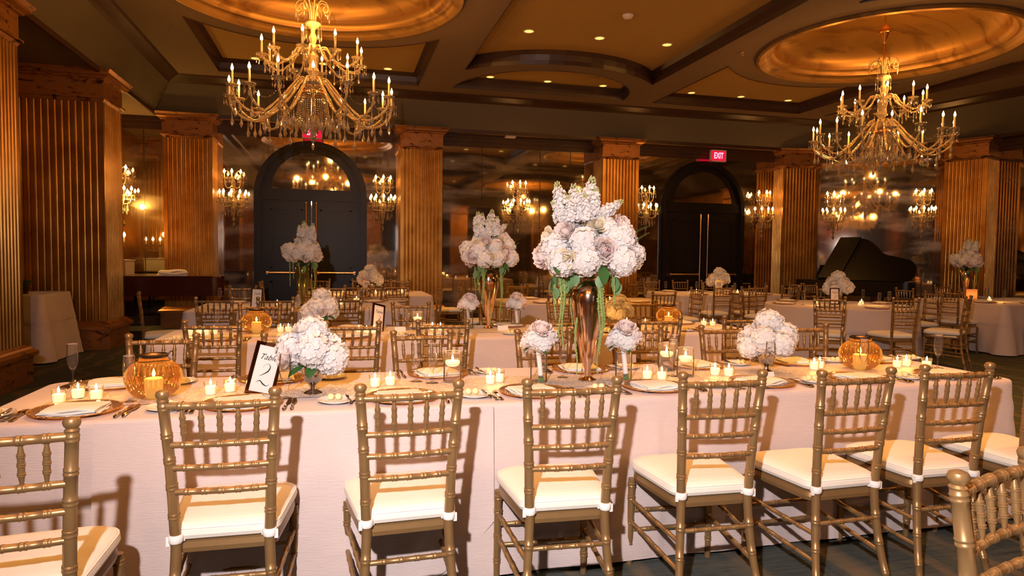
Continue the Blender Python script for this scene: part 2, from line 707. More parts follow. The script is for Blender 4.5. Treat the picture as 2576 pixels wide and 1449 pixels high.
# ------------------------------------------------------------------ room shell
ZS, ZC, ZT = 3.97, 4.58, 4.78          # soffit, main ceiling, coffer panel heights
YF, YW = 13.63, 14.20                  # pillar faces, mirrored back wall
XL, XLW = -3.25, -4.35
YS, YSW = -5.60, -6.20


def mir(y):
    return 7.98 - y + 0.05              # hall is symmetric about y = 4.0


soff = [(XL, YS), (XL, YF), (11.45, YF), (12.0, 12.95), (12.6, 11.85), (12.95, 10.95), (13.2, 9.4), (13.35, 6.5), (13.35, 1.5), (13.2, -1.4), (12.6, -3.8), (11.45, YS)]
band_ = [(-2.96, YS + .29), (-2.96, 13.34), (11.22, 13.34), (11.4, 12.85), (11.62, 11.9), (11.86, 11.0), (12.16, 9.6), (12.5, 6.5), (12.5, 1.5), (12.16, -1.4), (11.62, -3.7), (11.22, YS + .29)]
crown = [(-2.76, YS + .49), (-2.76, 13.14), (11.02, 13.14), (11.2, 12.75), (11.42, 11.8), (11.66, 10.9), (11.96, 9.5), (12.3, 6.5), (12.3, 1.5), (11.96, -1.3), (11.42, -3.5), (11.02, YS + .49)]

struct('floor', MB().poly([[(-6, -8), (16, -8), (16, 16), (-6, 16)]], 0.0), M['carpet'])


def arc(cx, cy_, r, a0, a1, n=16):
    return [(cx + r * math.cos(a0 + (a1 - a0) * i / n), cy_ + r * math.sin(a0 + (a1 - a0) * i / n)) for i in range(n + 1)]


coffers, domes = [], []
for Y0 in (8.56, -0.54):
    a = math.asin(1.735 / 2.34)
    top = arc(3.815, Y0 + 4.45, 2.34, -PI / 2 - a, -PI / 2 + a)
    bot = arc(3.815, Y0 - 4.45, 2.34, PI / 2 - a, PI / 2 + a)
    coffers.append(list(reversed(top)) + [(x, y) for x, y in reversed(bot)])
    b = 0.05
    coffers.append(arc(3.81, Y0 + 4.24, 1.73, -PI + b, -b, 22))
    coffers.append(arc(3.81, Y0 - 4.24, 1.73, b, PI - b, 22))
    for X0 in (-0.31, 7.94):
        domes.append((X0, Y0))
        a = math.asin(1.725 / 2.25)
        coffers.append(arc(X0, Y0, 2.25, PI / 2 + a, PI / 2 - a) + [(X0 + 1.725, Y0 + 4.2), (X0 - 1.725, Y0 + 4.2)])
        coffers.append(arc(X0, Y0, 2.25, -PI / 2 + a, -PI / 2 - a) + [(X0 - 1.725, Y0 - 4.2), (X0 + 1.725, Y0 - 4.2)])
coffers.append([(10.36, 12.80), (10.36, 4.6), (11.6, 4.6), (11.45, 6.8), (11.11, 8.94)])
coffers.append([(10.36, -4.8), (11.11, -0.95), (11.45, 1.2), (11.6, 3.4), (10.36, 3.4)])

ceil = MB()
ceil.poly([crown] + coffers + [arc(x, y, 1.76, 0, 2 * PI, 48)[:-1] for x, y in domes], ZC, True)
ceil.poly([[(-6, -8), (16, -8), (16, 16), (-6, 16)], soff], ZS, True)
struct('ceiling', ceil, M['ceiling'])
fa = MB()
fa.band(soff, ZS, 4.45, band_)
struct('wall_fascia', fa, M['fascia'])
tr = MB()
tr.band(band_, 4.45, 4.49, [(x + (u - x) * .2, y + (v - y) * .2) for (x, y), (u, v) in zip(band_, crown)])
mid_ = [(x + (u - x) * .2, y + (v - y) * .2) for (x, y), (u, v) in zip(band_, crown)]
mid2 = [(x + (u - x) * .85, y + (v - y) * .85) for (x, y), (u, v) in zip(band_, crown)]
tr.band(mid_, 4.49, 4.55, mid2)
tr.band(mid2, 4.55, ZC, crown)
struct('trim_1', tr, M['wood'])
# dark bead along the soffit edge
inn = [(x + (u - x) * .22, y + (v - y) * .22) for (x, y), (u, v) in zip(soff, band_)]
t2 = MB()
sx = [(XL - .03, YS - .03), (XL - .03, YF + .03)] + [(x + .03, y + .02) for x, y in soff[2:-1]] + [(11.48, YS - .03)]
t2.band(sx, ZS - .05, ZS - .05, soff)
t2.band(sx, ZS + .001, ZS - .05)
t2.band(soff, ZS - .05, ZS + .08, [(x + (u - x) * .06, y + (v - y) * .06) for (x, y), (u, v) in zip(soff, band_)])
struct('trim_2', t2, M['wood'])
for k, lp in enumerate(coffers):
    cx_ = sum(p[0] for p in lp) / len(lp)
    cy_ = sum(p[1] for p in lp) / len(lp)
    sh = lambda s_: [(cx_ + (x - cx_) * (1 - s_), cy_ + (y - cy_) * (1 - s_)) for x, y in lp]
    c_ = MB()
    c_.band(lp, ZC - .012, ZC + .05, sh(0.012))
    c_.band(sh(0.012), ZC + .05, ZT - .06, sh(0.020))
    c_.band(sh(0.020), ZT - .06, ZT, sh(0.05))
    c_.band([(x, y) for x, y in sh(-.008)], ZC + .002, ZC - .012, lp)
    struct('trim_%d' % (3 + k), c_, M['wood'])
    struct('ceiling_coffer', MB().poly([sh(0.02)], ZT, True), M['coffer'])
DH = 0.62
for x, y in domes:
    prof = [(1.50, 0.22)]
    R = 1.5
    d_ = MB()
    cap = [(1.56 * math.sin(t), 0.15 + (DH - .15) * math.cos(t)) for t in [PI / 2 * (1 - i / 16) for i in range(17)]]
    d_.lathe([(r, ZC + z) for r, z in cap], 64, (x, y, 0), closed=True)
    struct('ceiling_dome', d_, M['dome'], smooth=True)
    r_ = MB()
    r_.lathe([(1.80, ZC + .003), (1.81, ZC - .045), (1.77, ZC - .055), (1.74, ZC - .03), (1.715, ZC - .01), (1.70, ZC + .01), (1.66, ZC + .03), (1.62, ZC + .035), (1.61, ZC + .07), (1.585, ZC + .10), (1.555, ZC + .12), (1.55, ZC + .16)], 72, (x, y, 0), closed=True)
    struct('trim_dome_ring', r_, M['dome'], smooth=True)

# walls
wall = lambda name, x0, y0, x1, y1, m, z0=0, z1=ZS: struct(name, MB().add([(x0, y0, z0), (x1, y1, z0), (x1, y1, z1), (x0, y0, z1)], [(0, 1, 2, 3)]), m)
wall('wall_back', -5.5, YW, 11.6, YW, M['mirror'])
wall('wall_left', XLW, -7, XLW, 15, M['gold'])
wall('wall_front', -5.5, YSW, 15, YSW, M['curtain'])
wall('wall_corner', 10.98, 14.15, 13.30, 12.134, M['mirror'])
wall('wall_right', 13.30, 12.134, 14.3, 7.6, M['mirror'])
wall('wall_right_far', 14.3, 7.6, 14.3, -7, M['gold'])
# dark cornice at the head of the mirrors, and the mirror joints
co = MB()
for (x0, y0, x1, y1) in ((-5.5, YW, 11.3, YW), (10.98, 14.15, 13.30, 12.134), (13.30, 12.134, 14.3, 7.6)):
    d = Vector((x1 - x0, y1 - y0, 0))
    L_ = d.length
    d.normalize()
    nrm = Vector((d.y, -d.x, 0))
    for k in range(3):
        z0 = ZS - .24 + k * .08
        c = Vector(((x0 + x1) / 2, (y0 + y1) / 2, z0 + .04)) + nrm * (.03 + .025 * k)
        co.box(c, (L_, .06 + .05 * k, .08), Matrix.Rotation(math.atan2(d.y, d.x), 3, 'Z'))
struct('trim_cornice', co, M['wood'])
jn = MB()
for x in (2.95, 4.25, 4.95, -3.6):
    jn.box((x, YW - .003, 1.9), (.012, .006, 3.8))
jn.box((12.1, 13.2, 1.9), (.02, .02, 3.8))
jn.box((13.30, 12.17, 1.9), (.04, .03, 3.8))
struct('trim_mirror_joint', jn, M['iron'])
bb = MB()
bb.box((3.0, YW - .02, .09), (17, .04, .18))
struct('baseboard_back', bb, M['wood'])
# front wall behind the camera: curtains and one window, seen in the mirrors
cu = MB()


def curtain(u, v):
    x = -5 + u * 19
    return (x, YSW + .15 + .07 * math.sin(x * 14) + .03 * math.sin(x * 31), .02 + v * 3.6)


cu.grid(curtain, 300, 1)
struct('wall_front_curtain', cu, M['curtain'], smooth=True)
wn = thing('window_1', None, None, kind='structure')
MB().box((3.3, YSW + .28, 1.75), (1.1, .02, 2.3)).build('window_pane', M['day'], wn, smooth=False)
fr = MB()
for dx in (-.58, 0, .58):
    fr.box((3.3 + dx, YSW + .30, 1.75), (.06, .06, 2.4))
for z in (.58, 1.75, 2.92):
    fr.box((3.3, YSW + .30, z), (1.2, .06, .06))
fr.build('window_frame', M['wood'], wn, smooth=False)

# fluted gold pillars
def flute_loop(wd, dp, nf_w, nf_d, r=0.03):
    """outline of a rectangular pier (-wd/2..wd/2, 0..dp, front at y=0) with reeds; back open side at y=dp"""
    pts = []

    def side(x0, y0, x1, y1, n):
        L = math.hypot(x1 - x0, y1 - y0)
        dx, dy = (x1 - x0) / L, (y1 - y0) / L
        nx, ny = -dy, dx                 # inward normal
        edge = 0.05
        pitch_ = (L - 2 * edge) / n
        pts.append((x0, y0))
        for k in range(n):
            s = edge + k * pitch_
            g = pitch_ * 0.52
            for a in range(7):
                t = a / 6
                ss = s + pitch_ * .24 + g * t
                dep = 0.026 * math.sin(PI * t) ** .6
                pts.append((x0 + dx * ss + nx * dep, y0 + dy * ss + ny * dep))
    side(-wd / 2, dp, -wd / 2, 0, nf_d)
    side(-wd / 2, 0, wd / 2, 0, nf_w)
    side(wd / 2, 0, wd / 2, dp, nf_d)
    pts.append((wd / 2, dp))
    return pts


def pillar(x, y, wd, dp, rz, nw=10, nd=8):
    p = thing('pillar', None, None, (x, y, 0), rz, kind='structure')
    s = MB()
    s.band(flute_loop(wd, dp, nw, nd), 0.41, 3.53, closed=False)
    s.build('pillar_shaft', M['gold'], p, smooth=False)

    def ring(e, z0, z1, e2=None):
        e2 = e if e2 is None else e2
        return ([(-wd / 2 - e, dp + 0), (-wd / 2 - e, -e), (wd / 2 + e, -e), (wd / 2 + e, dp)], [(-wd / 2 - e2, dp), (-wd / 2 - e2, -e2), (wd / 2 + e2, -e2), (wd / 2 + e2, dp)], z0, z1)
    b_ = MB()
    for e, z0, z1, e2 in ((.06, 0, .29, .06), (.06, .29, .295, .10), (.10, .295, .335, .10), (.10, .335, .365, .06), (.06, .365, .385, .045), (.045, .385, .41, 0)):
        l0, l1, z0, z1 = ring(e, z0, z1, e2)
        b_.band(l0, z0, z1, l1, closed=False)
    b_.build('pillar_base', M['burl'], p, smooth=False)
    c_ = MB()
    for e, z0, z1, e2 in ((0, 3.53, 3.57, .02), (.02, 3.57, 3.575, .045), (.045, 3.575, 3.60, .045), (.045, 3.60, 3.61, .01), (.01, 3.61, 3.85, .01), (.01, 3.85, 3.86, .05), (.05, 3.86, 3.875, .05), (.05, 3.875, 3.90, .10), (.10, 3.90, 3.93, .10), (.10, 3.93, ZS, .135)):
        l0, l1, z0, z1 = ring(e, z0, z1, e2)
        c_.band(l0, z0, z1, l1, closed=False)
    c_.build('pillar_capital', M['burl'], p, smooth=False)
    return p


for x in (-2.72, 1.60, 5.91):
    pillar(x, YF, .84, YW - YF + .02, 0)
pillar(10.42, YF - .04, .84, .75, -0.2)
pillar(12.75, 11.42, .80, .75, -1.17)
pillar(13.5, 6.9, .80, .9, -PI / 2)
# left piers stand along x = XL, fronts face the hall (+x): their reeded end faces -y too
for yc in (7.76, 11.2, -3.9, 3.9):
    pillar(XL, yc, .82, 1.12, PI / 2, 10, 12)
for x in (-2.2, 1.6, 5.91, 10.3):
    pillar(x, YS, .82, .62, PI)

# arched double doors
def door(n, x, y, z_off=0):
    d = thing('door_%d' % n, None, None, (x, y, 0), kind='structure')
    spring, Ro, Ri = 2.58, 1.09, .93
    f = MB()

    def arch(R_, z_):
        return [(-R_, 0)] + [(R_ * -math.cos(t), z_ + R_ * math.sin(t)) for t in [PI * i / 28 for i in range(29)]] + [(R_, 0)]
    for (r0, r1, dy) in ((Ro, Ro - .05, -.05), (Ro - .05, Ri + .04, -.09), (Ri + .04, Ri, -.05)):
        o_, i_ = arch(r0, spring), arch(r1, spring)
        n_ = len(o_)
        P = [(a, dy, c) for a, c in o_] + [(a, dy, c) for a, c in i_] + [(a, 0, c) for a, c in o_] + [(a, 0.0, c) for a, c in i_]
        F = []
        for k in range(n_ - 1):
            F += [(k, k + 1, n_ + k + 1, n_ + k), (2 * n_ + k, 2 * n_ + k + 1, k + 1, k), (n_ + k, n_ + k + 1, 3 * n_ + k + 1, 3 * n_ + k)]
        f.add(P, F)
    # tympanum panel round the fanlight
    fr_ = .76
    zf = 2.70
    o_ = [(Ri * -math.cos(t), spring + Ri * math.sin(t)) for t in [PI * i / 28 for i in range(29)]]
    i_ = [(fr_ * -math.cos(t), zf + fr_ * math.sin(t) * .95) for t in [PI * i / 28 for i in range(29)]]
    n_ = 29
    P = [(a, -.03, c) for a, c in o_] + [(a, -.03, c) for a, c in i_] + [(a, -.015, c) for a, c in i_]
    F = []
    for k in range(n_ - 1):
        F += [(k, k + 1, n_ + k + 1, n_ + k), (n_ + k, n_ + k + 1, 2 * n_ + k + 1, 2 * n_ + k)]
    f.add(P, F)
    f.box((0, -.03, 2.59), (1.88, .06, .22))
    f.build('door_frame', M['door'], d, smooth=False)
    g = MB()
    P = [(a, -.012, c) for a, c in i_] + [(0, -.012, zf)]
    g.add(P, [(k, n_, k + 1) for k in range(n_ - 1)])
    g.build('fanlight', M['mirror'], d, smooth=False)
    for s in (-1, 1):
        l = MB()
        cx_ = s * .475
        l.box((cx_, -.01, 1.24), (.93, .04, 2.48))
        for z0, z1 in ((.16, .86), (1.12, 2.3)):
            w_ = .62
            for (a, b_, c, e) in ((cx_, z0, w_, .04), (cx_, z1, w_, .04)):
                l.box((a, -.035, b_), (c, .02, e))
            for sx_ in (-1, 1):
                l.box((cx_ + sx_ * (w_ / 2 - .02), -.035, (z0 + z1) / 2), (.04, .02, z1 - z0))
            l.box((cx_, -.03, (z0 + z1) / 2), (w_ - .14, .015, z1 - z0 - .14))
        lf = l.build('door_leaf', M['door'], d, smooth=False)
        h = MB()
        h.tube([(s * .095, -.10, .35), (s * .095, -.10, 2.42)], .014, 8)
        for z in (.4, 1.4, 2.38):
            h.tube([(s * .095, -.03, z), (s * .095, -.10, z)], .012, 6)
        h.ball((s * .095, -.10, 2.43), .022)
        h.build('pull_handle', M['brass'], lf)
        pb = MB()
        pb.tube([(s * .11, -.11, 1.03), (s * .86, -.11, 1.03)], .022, 10)
        for x_ in (.13, .84):
            pb.box((s * x_, -.07, 1.03), (.04, .08, .06))
        pb.build('push_bar', M['brass'], lf)
    return d


door(1, -.55, YW - .01)
door(2, 8.22, YW - .01)


def text_mesh(txt, size, name='lettering', ext=0.001, shear=0.0, bold=0.0):
    c = bpy.data.curves.new(name, 'FONT')
    c.body = txt
    c.size = size
    c.extrude = ext
    c.shear = shear
    c.offset = bold
    c.align_x = 'CENTER'
    c.align_y = 'CENTER'
    o = bpy.data.objects.new(name, c)
    COL.objects.link(o)
    bpy.context.view_layer.update()
    me = bpy.data.meshes.new_from_object(o.evaluated_get(bpy.context.evaluated_depsgraph_get()))
    bpy.data.objects.remove(o)
    me.name = name
    return me


em_ = text_mesh('EXIT', .19, 'exit_letters', .002, 0, .004)
em_.materials.clear()
em_.materials.append(M['exitlet'])
for x, z, lab in ((-.52, 3.80, 'red EXIT sign above the left arched door, partly behind the crystal chandelier'), (8.42, 3.76, 'red lit EXIT sign above the right arched door')):
    e = thing('exit_sign', lab, 'exit sign', (x, YW - .30, z), 0, 'red exit signs over the doors')
    MB().box((0, 0, 0), (.36, .05, .22)).build('sign_panel', M['exitred'], e, smooth=False)
    b = MB()
    b.box((0, 0, .125), (.39, .07, .02)).box((0, 0, -.12), (.39, .07, .015))
    b.box((-.187, 0, 0), (.016, .07, .25)).box((.187, 0, 0), (.016, .07, .25))
    hs = b.build('sign_housing', M['plastic'], e, smooth=False)
    MB().box((0, .12, .12), (.03, .26, .03)).build('mounting_bar', M['plastic'], e, smooth=False)
    link('exit_lettering', em_, e, (0, -.032, 0), (PI / 2, 0, 0), (.62, 1, 1))

# ------------------------------------------------------------------ recessed downlights and ceiling devices
rows_y = [12.53, 9.86, 7.26, 4.56, 3.43, .76, -1.84, -4.54]
dl_ring = MB()
dl_ring.lathe([(.088, 0), (.085, -.008), (.07, -.006), (.068, 0.0)], 20, closed=True)
dl_ring = dl_ring.mesh('downlight_trim', M['plastic'])
dl_disc = MB()
dl_disc.lathe([(0.0, 0.001), (.045, 0.0005), (.070, 0)], 18, closed=True)
dl_disc = dl_disc.mesh('downlight_lens', M['dl'])
rowname = ['nearest the back wall', 'second row from the back wall', 'third row from the back wall', 'fourth row from the back wall', 'fifth row from the back wall', 'sixth row from the back wall', 'seventh row from the back wall', 'row nearest the curtained wall']
colname = ['left', 'middle', 'right']
for ri, y in enumerate(rows_y):
    groups = [('centre ceiling panel', (2.75, 3.88, 5.02))]
    if ri in (0, 3, 4, 7):
        groups += [('left ceiling panel', (-1.41, -.28, .85)), ('right ceiling panel', (6.95, 8.09, 9.22))]
    for gn, xs in groups:
        for ci, x in enumerate(xs):
            t = thing('recessed_downlight', '%s recessed downlight of three, %s, %s' % (colname[ci], gn, rowname[ri]), 'ceiling light', (x, y, ZT - .001), 0, 'recessed downlights in the ceiling panels')
            link('trim_ring', dl_ring, t)
            link('lens', dl_disc, t, (0, 0, -.004))
            lp_ = lamp('downlight_lamp', 'SPOT', (x, y, ZT - .05), DOWN_W, WARM, .06, angle=1.45)
t = thing('recessed_downlight', 'lone recessed downlight in the narrow ceiling panel by the right wall', 'ceiling light', (10.98, 11.53, ZT - .001), 0, 'recessed downlights in the ceiling panels')
link('trim_ring', dl_ring, t)
link('lens', dl_disc, t, (0, 0, -.004))
sm = MB().lathe([(.0, -.055), (.05, -.05), (.075, -.02), (.08, 0)], 20).mesh('smoke_detector', M['plastic'])
for x, y, lab in ((3.89, 8.83, 'white smoke detector on the large centre ceiling panel'), (-1.55, 10.9, 'small white smoke detector on the ceiling panel behind the left chandelier')):
    tag(link('smoke_detector', sm, None, (x, y, ZT - .002)), lab, 'smoke detector', 'smoke detectors on the ceiling')
sp = MB().lathe([(.0, -.045), (.03, -.045), (.03, -.04), (.008, -.03), (.008, -.01), (.03, -.008), (.032, 0)], 12).mesh('sprinkler_head', M['brass'])
for x, y, lab in ((6.0, 9.3, 'brass ceiling sprinkler beside the right dome'), (1.75, 8.0, 'brass ceiling sprinkler beside the left dome')):
    tag(link('sprinkler_head', sp, None, (x, y, ZC - .002)), lab, 'sprinkler', 'ceiling sprinklers')
tag(link('wall_vent', MB().box((0, 0, 0), (.22, .12, .05)).mesh('vent', M['plastic'], False), None, (3.5, YF + .3, ZS - .03)), 'small pale ceiling fitting under the soffit over the middle mirrors', 'ceiling fitting')

# ------------------------------------------------------------------ chandeliers
def lerp_path(P, n):
    """Catmull-Rom through P"""
    P = [Vector(p) for p in P]
    Q = [P[0] * 2 - P[1]] + P + [P[-1] * 2 - P[-2]]
    out = []
    for i in range(1, len(Q) - 2):
        for k in range(n):
            t = k / n
            a, b, c, d = Q[i - 1], Q[i], Q[i + 1], Q[i + 2]
            out.append(.5 * ((2 * b) + (c - a) * t + (2 * a - 5 * b + 4 * c - d) * t * t + (3 * b - a - 3 * c + d) * t ** 3))
    out.append(P[-1])
    return out


def prism_drop(mb, c, L=.07, r=.012):
    x, y, z = c
    mb.lathe([(0.001, 0), (r * .35, -.012), (r * .3, -.02), (r, -L * .6), (r * .55, -L * .85), (0.001, -L)], 6, (x, y, z))


def chain(mb, p0, p1, sag, n, r=.006):
    p0, p1 = Vector(p0), Vector(p1)
    for k in range(n + 1):
        t = k / n
        p = p0.lerp(p1, t) - Vector((0, 0, sag * 4 * t * (1 - t)))
        mb.ball(p, r, 5, 3)


def bob_mesh():
    b = MB()
    b.lathe([(.012, -.03), (.018, -.02), (.012, -.01), (.055, .0), (.068, .014), (.062, .016), (.02, .006), (.012, .02)], 14)
    for k in range(12):
        a = 2 * PI * k / 12
        b.ball((.064 * math.cos(a), .064 * math.sin(a), .012), .009, 5, 3)
    return b.mesh('bobeche', M['crystal'])


def drops_mesh():
    d = MB()
    for k in range(6):
        a = 2 * PI * k / 6
        x, y = .058 * math.cos(a), .058 * math.sin(a)
        for j in range(2):
            d.ball((x, y, -.012 - .016 * j), .006, 5, 3)
        prism_drop(d, (x, y, -.04), .06, .009)
    return d.mesh('prism_drops', M['prism'], False)


BOB, DROPS = bob_mesh(), drops_mesh()
SLEEVE = MB().lathe([(.0125, 0), (.0125, .165), (.006, .17)], 10).mesh('candle_sleeve', M['sleeve'])
BULB = MB().lathe([(.006, .165), (.016, .185), (.017, .20), (.010, .225), (.003, .245), (0, .25)], 10).mesh('flame_bulb', M['bulb'])


def arm_mesh(r_end, z_root, z_dip, z_end, r_root=.07, rad=.013):
    P = [(r_root, 0, z_root), (r_root + .10, 0, z_root + .015), (r_root + (r_end - r_root) * .38, 0, z_root - (z_root - z_dip) * .55),
         (r_root + (r_end - r_root) * .68, 0, z_dip), (r_end - .045, 0, z_dip + (z_end - z_dip) * .42), (r_end, 0, z_end)]
    a = MB()
    pth = lerp_path(P, 7)
    rr = [rad * (1 + .22 * math.sin(i * 1.9)) for i in range(len(pth))]
    a.tube(pth, rr, 7)
    return a.mesh('chandelier_arm', M['crystal']), pth


def chandelier(x, y, label):
    c = thing('crystal_chandelier', label, 'chandelier', (x, y, 0), 0, 'crystal chandeliers under the gold domes')
    top = MB()
    top.tube([(0, 0, 4.40), (0, 0, ZC + DH - .005)], .009, 8)
    top.build('suspension_rod', M['gilt'], c)
    hub = MB()
    hub.lathe([(.01, 4.96), (.03, 4.93), (.085, 4.87), (.098, 4.84), (.096, 4.825), (.075, 4.815), (.06, 4.775), (.045, 4.755), (.04, 4.735), (.02, 4.70), (.012, 4.66)], 20)
    hub.build('suspension_boss', M['gilt'], c)
    st = MB()
    st.lathe([(.015, 4.42), (.02, 4.22), (.10, 4.17), (.105, 4.15), (.03, 4.10), (.025, 4.06), (.055, 4.0), (.035, 3.93), (.06, 3.90), (.06, 3.86), (.03, 3.84), (.075, 3.78), (.05, 3.66), (.08, 3.60), (.04, 3.56), (.09, 3.48), (.10, 3.42), (.05, 3.38)], 20)
    st.build('centre_stem', M['crystal'], c)
    gr = MB()
    gr.lathe([(.145, 3.36), (.155, 3.35), (.155, 3.33), (.145, 3.32), (.135, 3.34)], 28)
    gr.build('gilt_ring', M['gilt'], c)
    cr = MB()
    for k in range(8):
        a = 2 * PI * k / 8 + .3
        ca, sa = math.cos(a), math.sin(a)
        pth = lerp_path([(.03 * ca, .03 * sa, 4.18), (.05 * ca, .05 * sa, 4.34), (.10 * ca, .10 * sa, 4.43), (.17 * ca, .17 * sa, 4.41), (.21 * ca, .21 * sa, 4.34), (.18 * ca, .18 * sa, 4.29), (.14 * ca, .14 * sa, 4.32), (.155 * ca, .155 * sa, 4.36)], 4)
        cr.tube(pth, .008, 6)
    cr.build('scroll_crown', M['crystal'], c)
    cd_ = MB()
    for k in range(8):
        a = 2 * PI * k / 8 + .3
        prism_drop(cd_, (.20 * math.cos(a), .20 * math.sin(a), 4.29), .09, .009)
        a += .4
        chain(cd_, (.10 * math.cos(a), .10 * math.sin(a), 4.14), (.10 * math.cos(a), .10 * math.sin(a), 4.05), 0, 5, .006)
        prism_drop(cd_, (.10 * math.cos(a), .10 * math.sin(a), 4.04), .08, .010)
    tag(cd_.build('crown_drops', M['prism'], c, smooth=False), kind='stuff')
    bag = MB()
    for k in range(40):
        a = 2 * PI * k / 40
        for j in range(17):
            t = j / 16
            r = .150 + .045 * math.sin(PI * .5 * t) if t < .75 else .195 - (t - .75) * .30
            bag.ball((r * math.cos(a), r * math.sin(a), 3.33 - t * .40), .0085, 5, 3)
    tag(bag.build('beaded_skirt', M['prism'], c, smooth=False), kind='stuff')
    sk = MB()
    for k in range(60):
        a = 2 * PI * k / 60
        r = .10 + .30 * random.random()
        z = 2.98 + .06 * random.random()
        chain(sk, (r * math.cos(a), r * math.sin(a), z + .09), (r * math.cos(a), r * math.sin(a), z), 0, 5, .006)
        prism_drop(sk, (r * math.cos(a), r * math.sin(a), z), .12, .019)
    prism_drop(sk, (0, 0, 2.93), .19, .04)
    tag(sk.build('lower_prisms', M['prism'], c, smooth=False), kind='stuff')
    core = MB()
    core.lathe([(.02, 3.40), (.03, 3.0), (.05, 2.95), (.01, 2.92)], 10)
    core.build('lower_core', M['crystal'], c)
    ring = []
    for (n, r_end, zr, zd, ze, off, rad) in ((16, .94, 3.44, 2.97, 3.235, .1, .0145), (10, .58, 3.86, 3.64, 3.725, .25, .013)):
        am, pth = arm_mesh(r_end, zr, zd, ze, rad=rad)
        # pendants hanging from an arm
        pm = MB()
        for q in ((len(pth) * 52) // 100, (len(pth) * 66) // 100, (len(pth) * 82) // 100):
            p = pth[q]
            chain(pm, (p.x, 0, p.z - .015), (p.x, 0, p.z - .09), 0, 5, .008)
            prism_drop(pm, (p.x, 0, p.z - .09), .12 if n == 16 else .07, .024 if n == 16 else .013)
        pm = pm.mesh('arm_pendants', M['prism'], False)
        for k in range(n):
            a = 2 * PI * (k + off) / n
            dz = .045 * (k % 2) if n == 16 else 0
            ar = link('chandelier_arm', am, c, (0, 0, dz), (0, 0, a))
            link('bobeche', BOB, ar, (r_end, 0, ze))
            tag(link('bobeche_drops', DROPS, ar, (r_end, 0, ze)), kind='stuff')
            link('candle_sleeve', SLEEVE, ar, (r_end, 0, ze))
            link('flame_bulb', BULB, ar, (r_end, 0, ze))
            if True:
                tag(link('arm_pendants', pm, ar), kind='stuff')
            ring.append((r_end * math.cos(a), r_end * math.sin(a), ze, n))
    sw = MB()
    for k in range(16):
        a0, a1 = 2 * PI * (k + .1) / 16, 2 * PI * (k + 1.1) / 16
        chain(sw, (.90 * math.cos(a0), .90 * math.sin(a0), 3.22), (.90 * math.cos(a1), .90 * math.sin(a1), 3.22), .12, 14, .006)
    for k in range(10):
        a0, a1 = 2 * PI * (k + .25) / 10, 2 * PI * (k + 1.25) / 10
        chain(sw, (.55 * math.cos(a0), .55 * math.sin(a0), 3.72), (.55 * math.cos(a1), .55 * math.sin(a1), 3.72), .12, 14, .006)
    tag(sw.build('bead_swags', M['prism'], c, smooth=False), kind='stuff')
    for k in range(5):
        a = 2 * PI * (k + .3) / 5
        lamp('chandelier_light', 'POINT', (x + .86 * math.cos(a), y + .86 * math.sin(a), 3.50), CHAN_W, WARM, .05)
    lamp('chandelier_light', 'POINT', (x + .05, y - .25, 4.10), CHAN_W * 2.4, WARM, .05)
    return c


ch0 = chandelier(-.31, 8.56, 'large two-tier crystal chandelier hanging in front of the left arched door')


def more_chandelier(x, y, label):
    q = 1 if y > 0 else 2.6
    for k in range(5):
        a = 2 * PI * (k + .3) / 5
        lamp('chandelier_light', 'POINT', (x + .86 * math.cos(a), y + .86 * math.sin(a), 3.50), CHAN_W * q, WARM, .05)
    lamp('chandelier_light', 'POINT', (x + .05, y - .25, 4.10), CHAN_W * 2.4, WARM, .05)
    return dup(ch0, (x, y, 0), .13, label)


more_chandelier(7.94, 8.56, 'two-tier crystal chandelier hanging before the black grand piano')
more_chandelier(-.31, -.54, 'crystal chandelier behind the camera, on the side of the left dome')
more_chandelier(7.94, -.54, 'crystal chandelier behind the camera, on the side of the right dome')

# ------------------------------------------------------------------ crystal wall sconces
SB2 = MB().lathe([(.006, .09), (.022, .115), (.024, .135), (.012, .165), (0, .185)], 10).mesh('flame_bulb', M['bulbdim'])
SSL = MB().lathe([(.011, 0), (.011, .095)], 8).mesh('candle_sleeve', M['sleeve'])


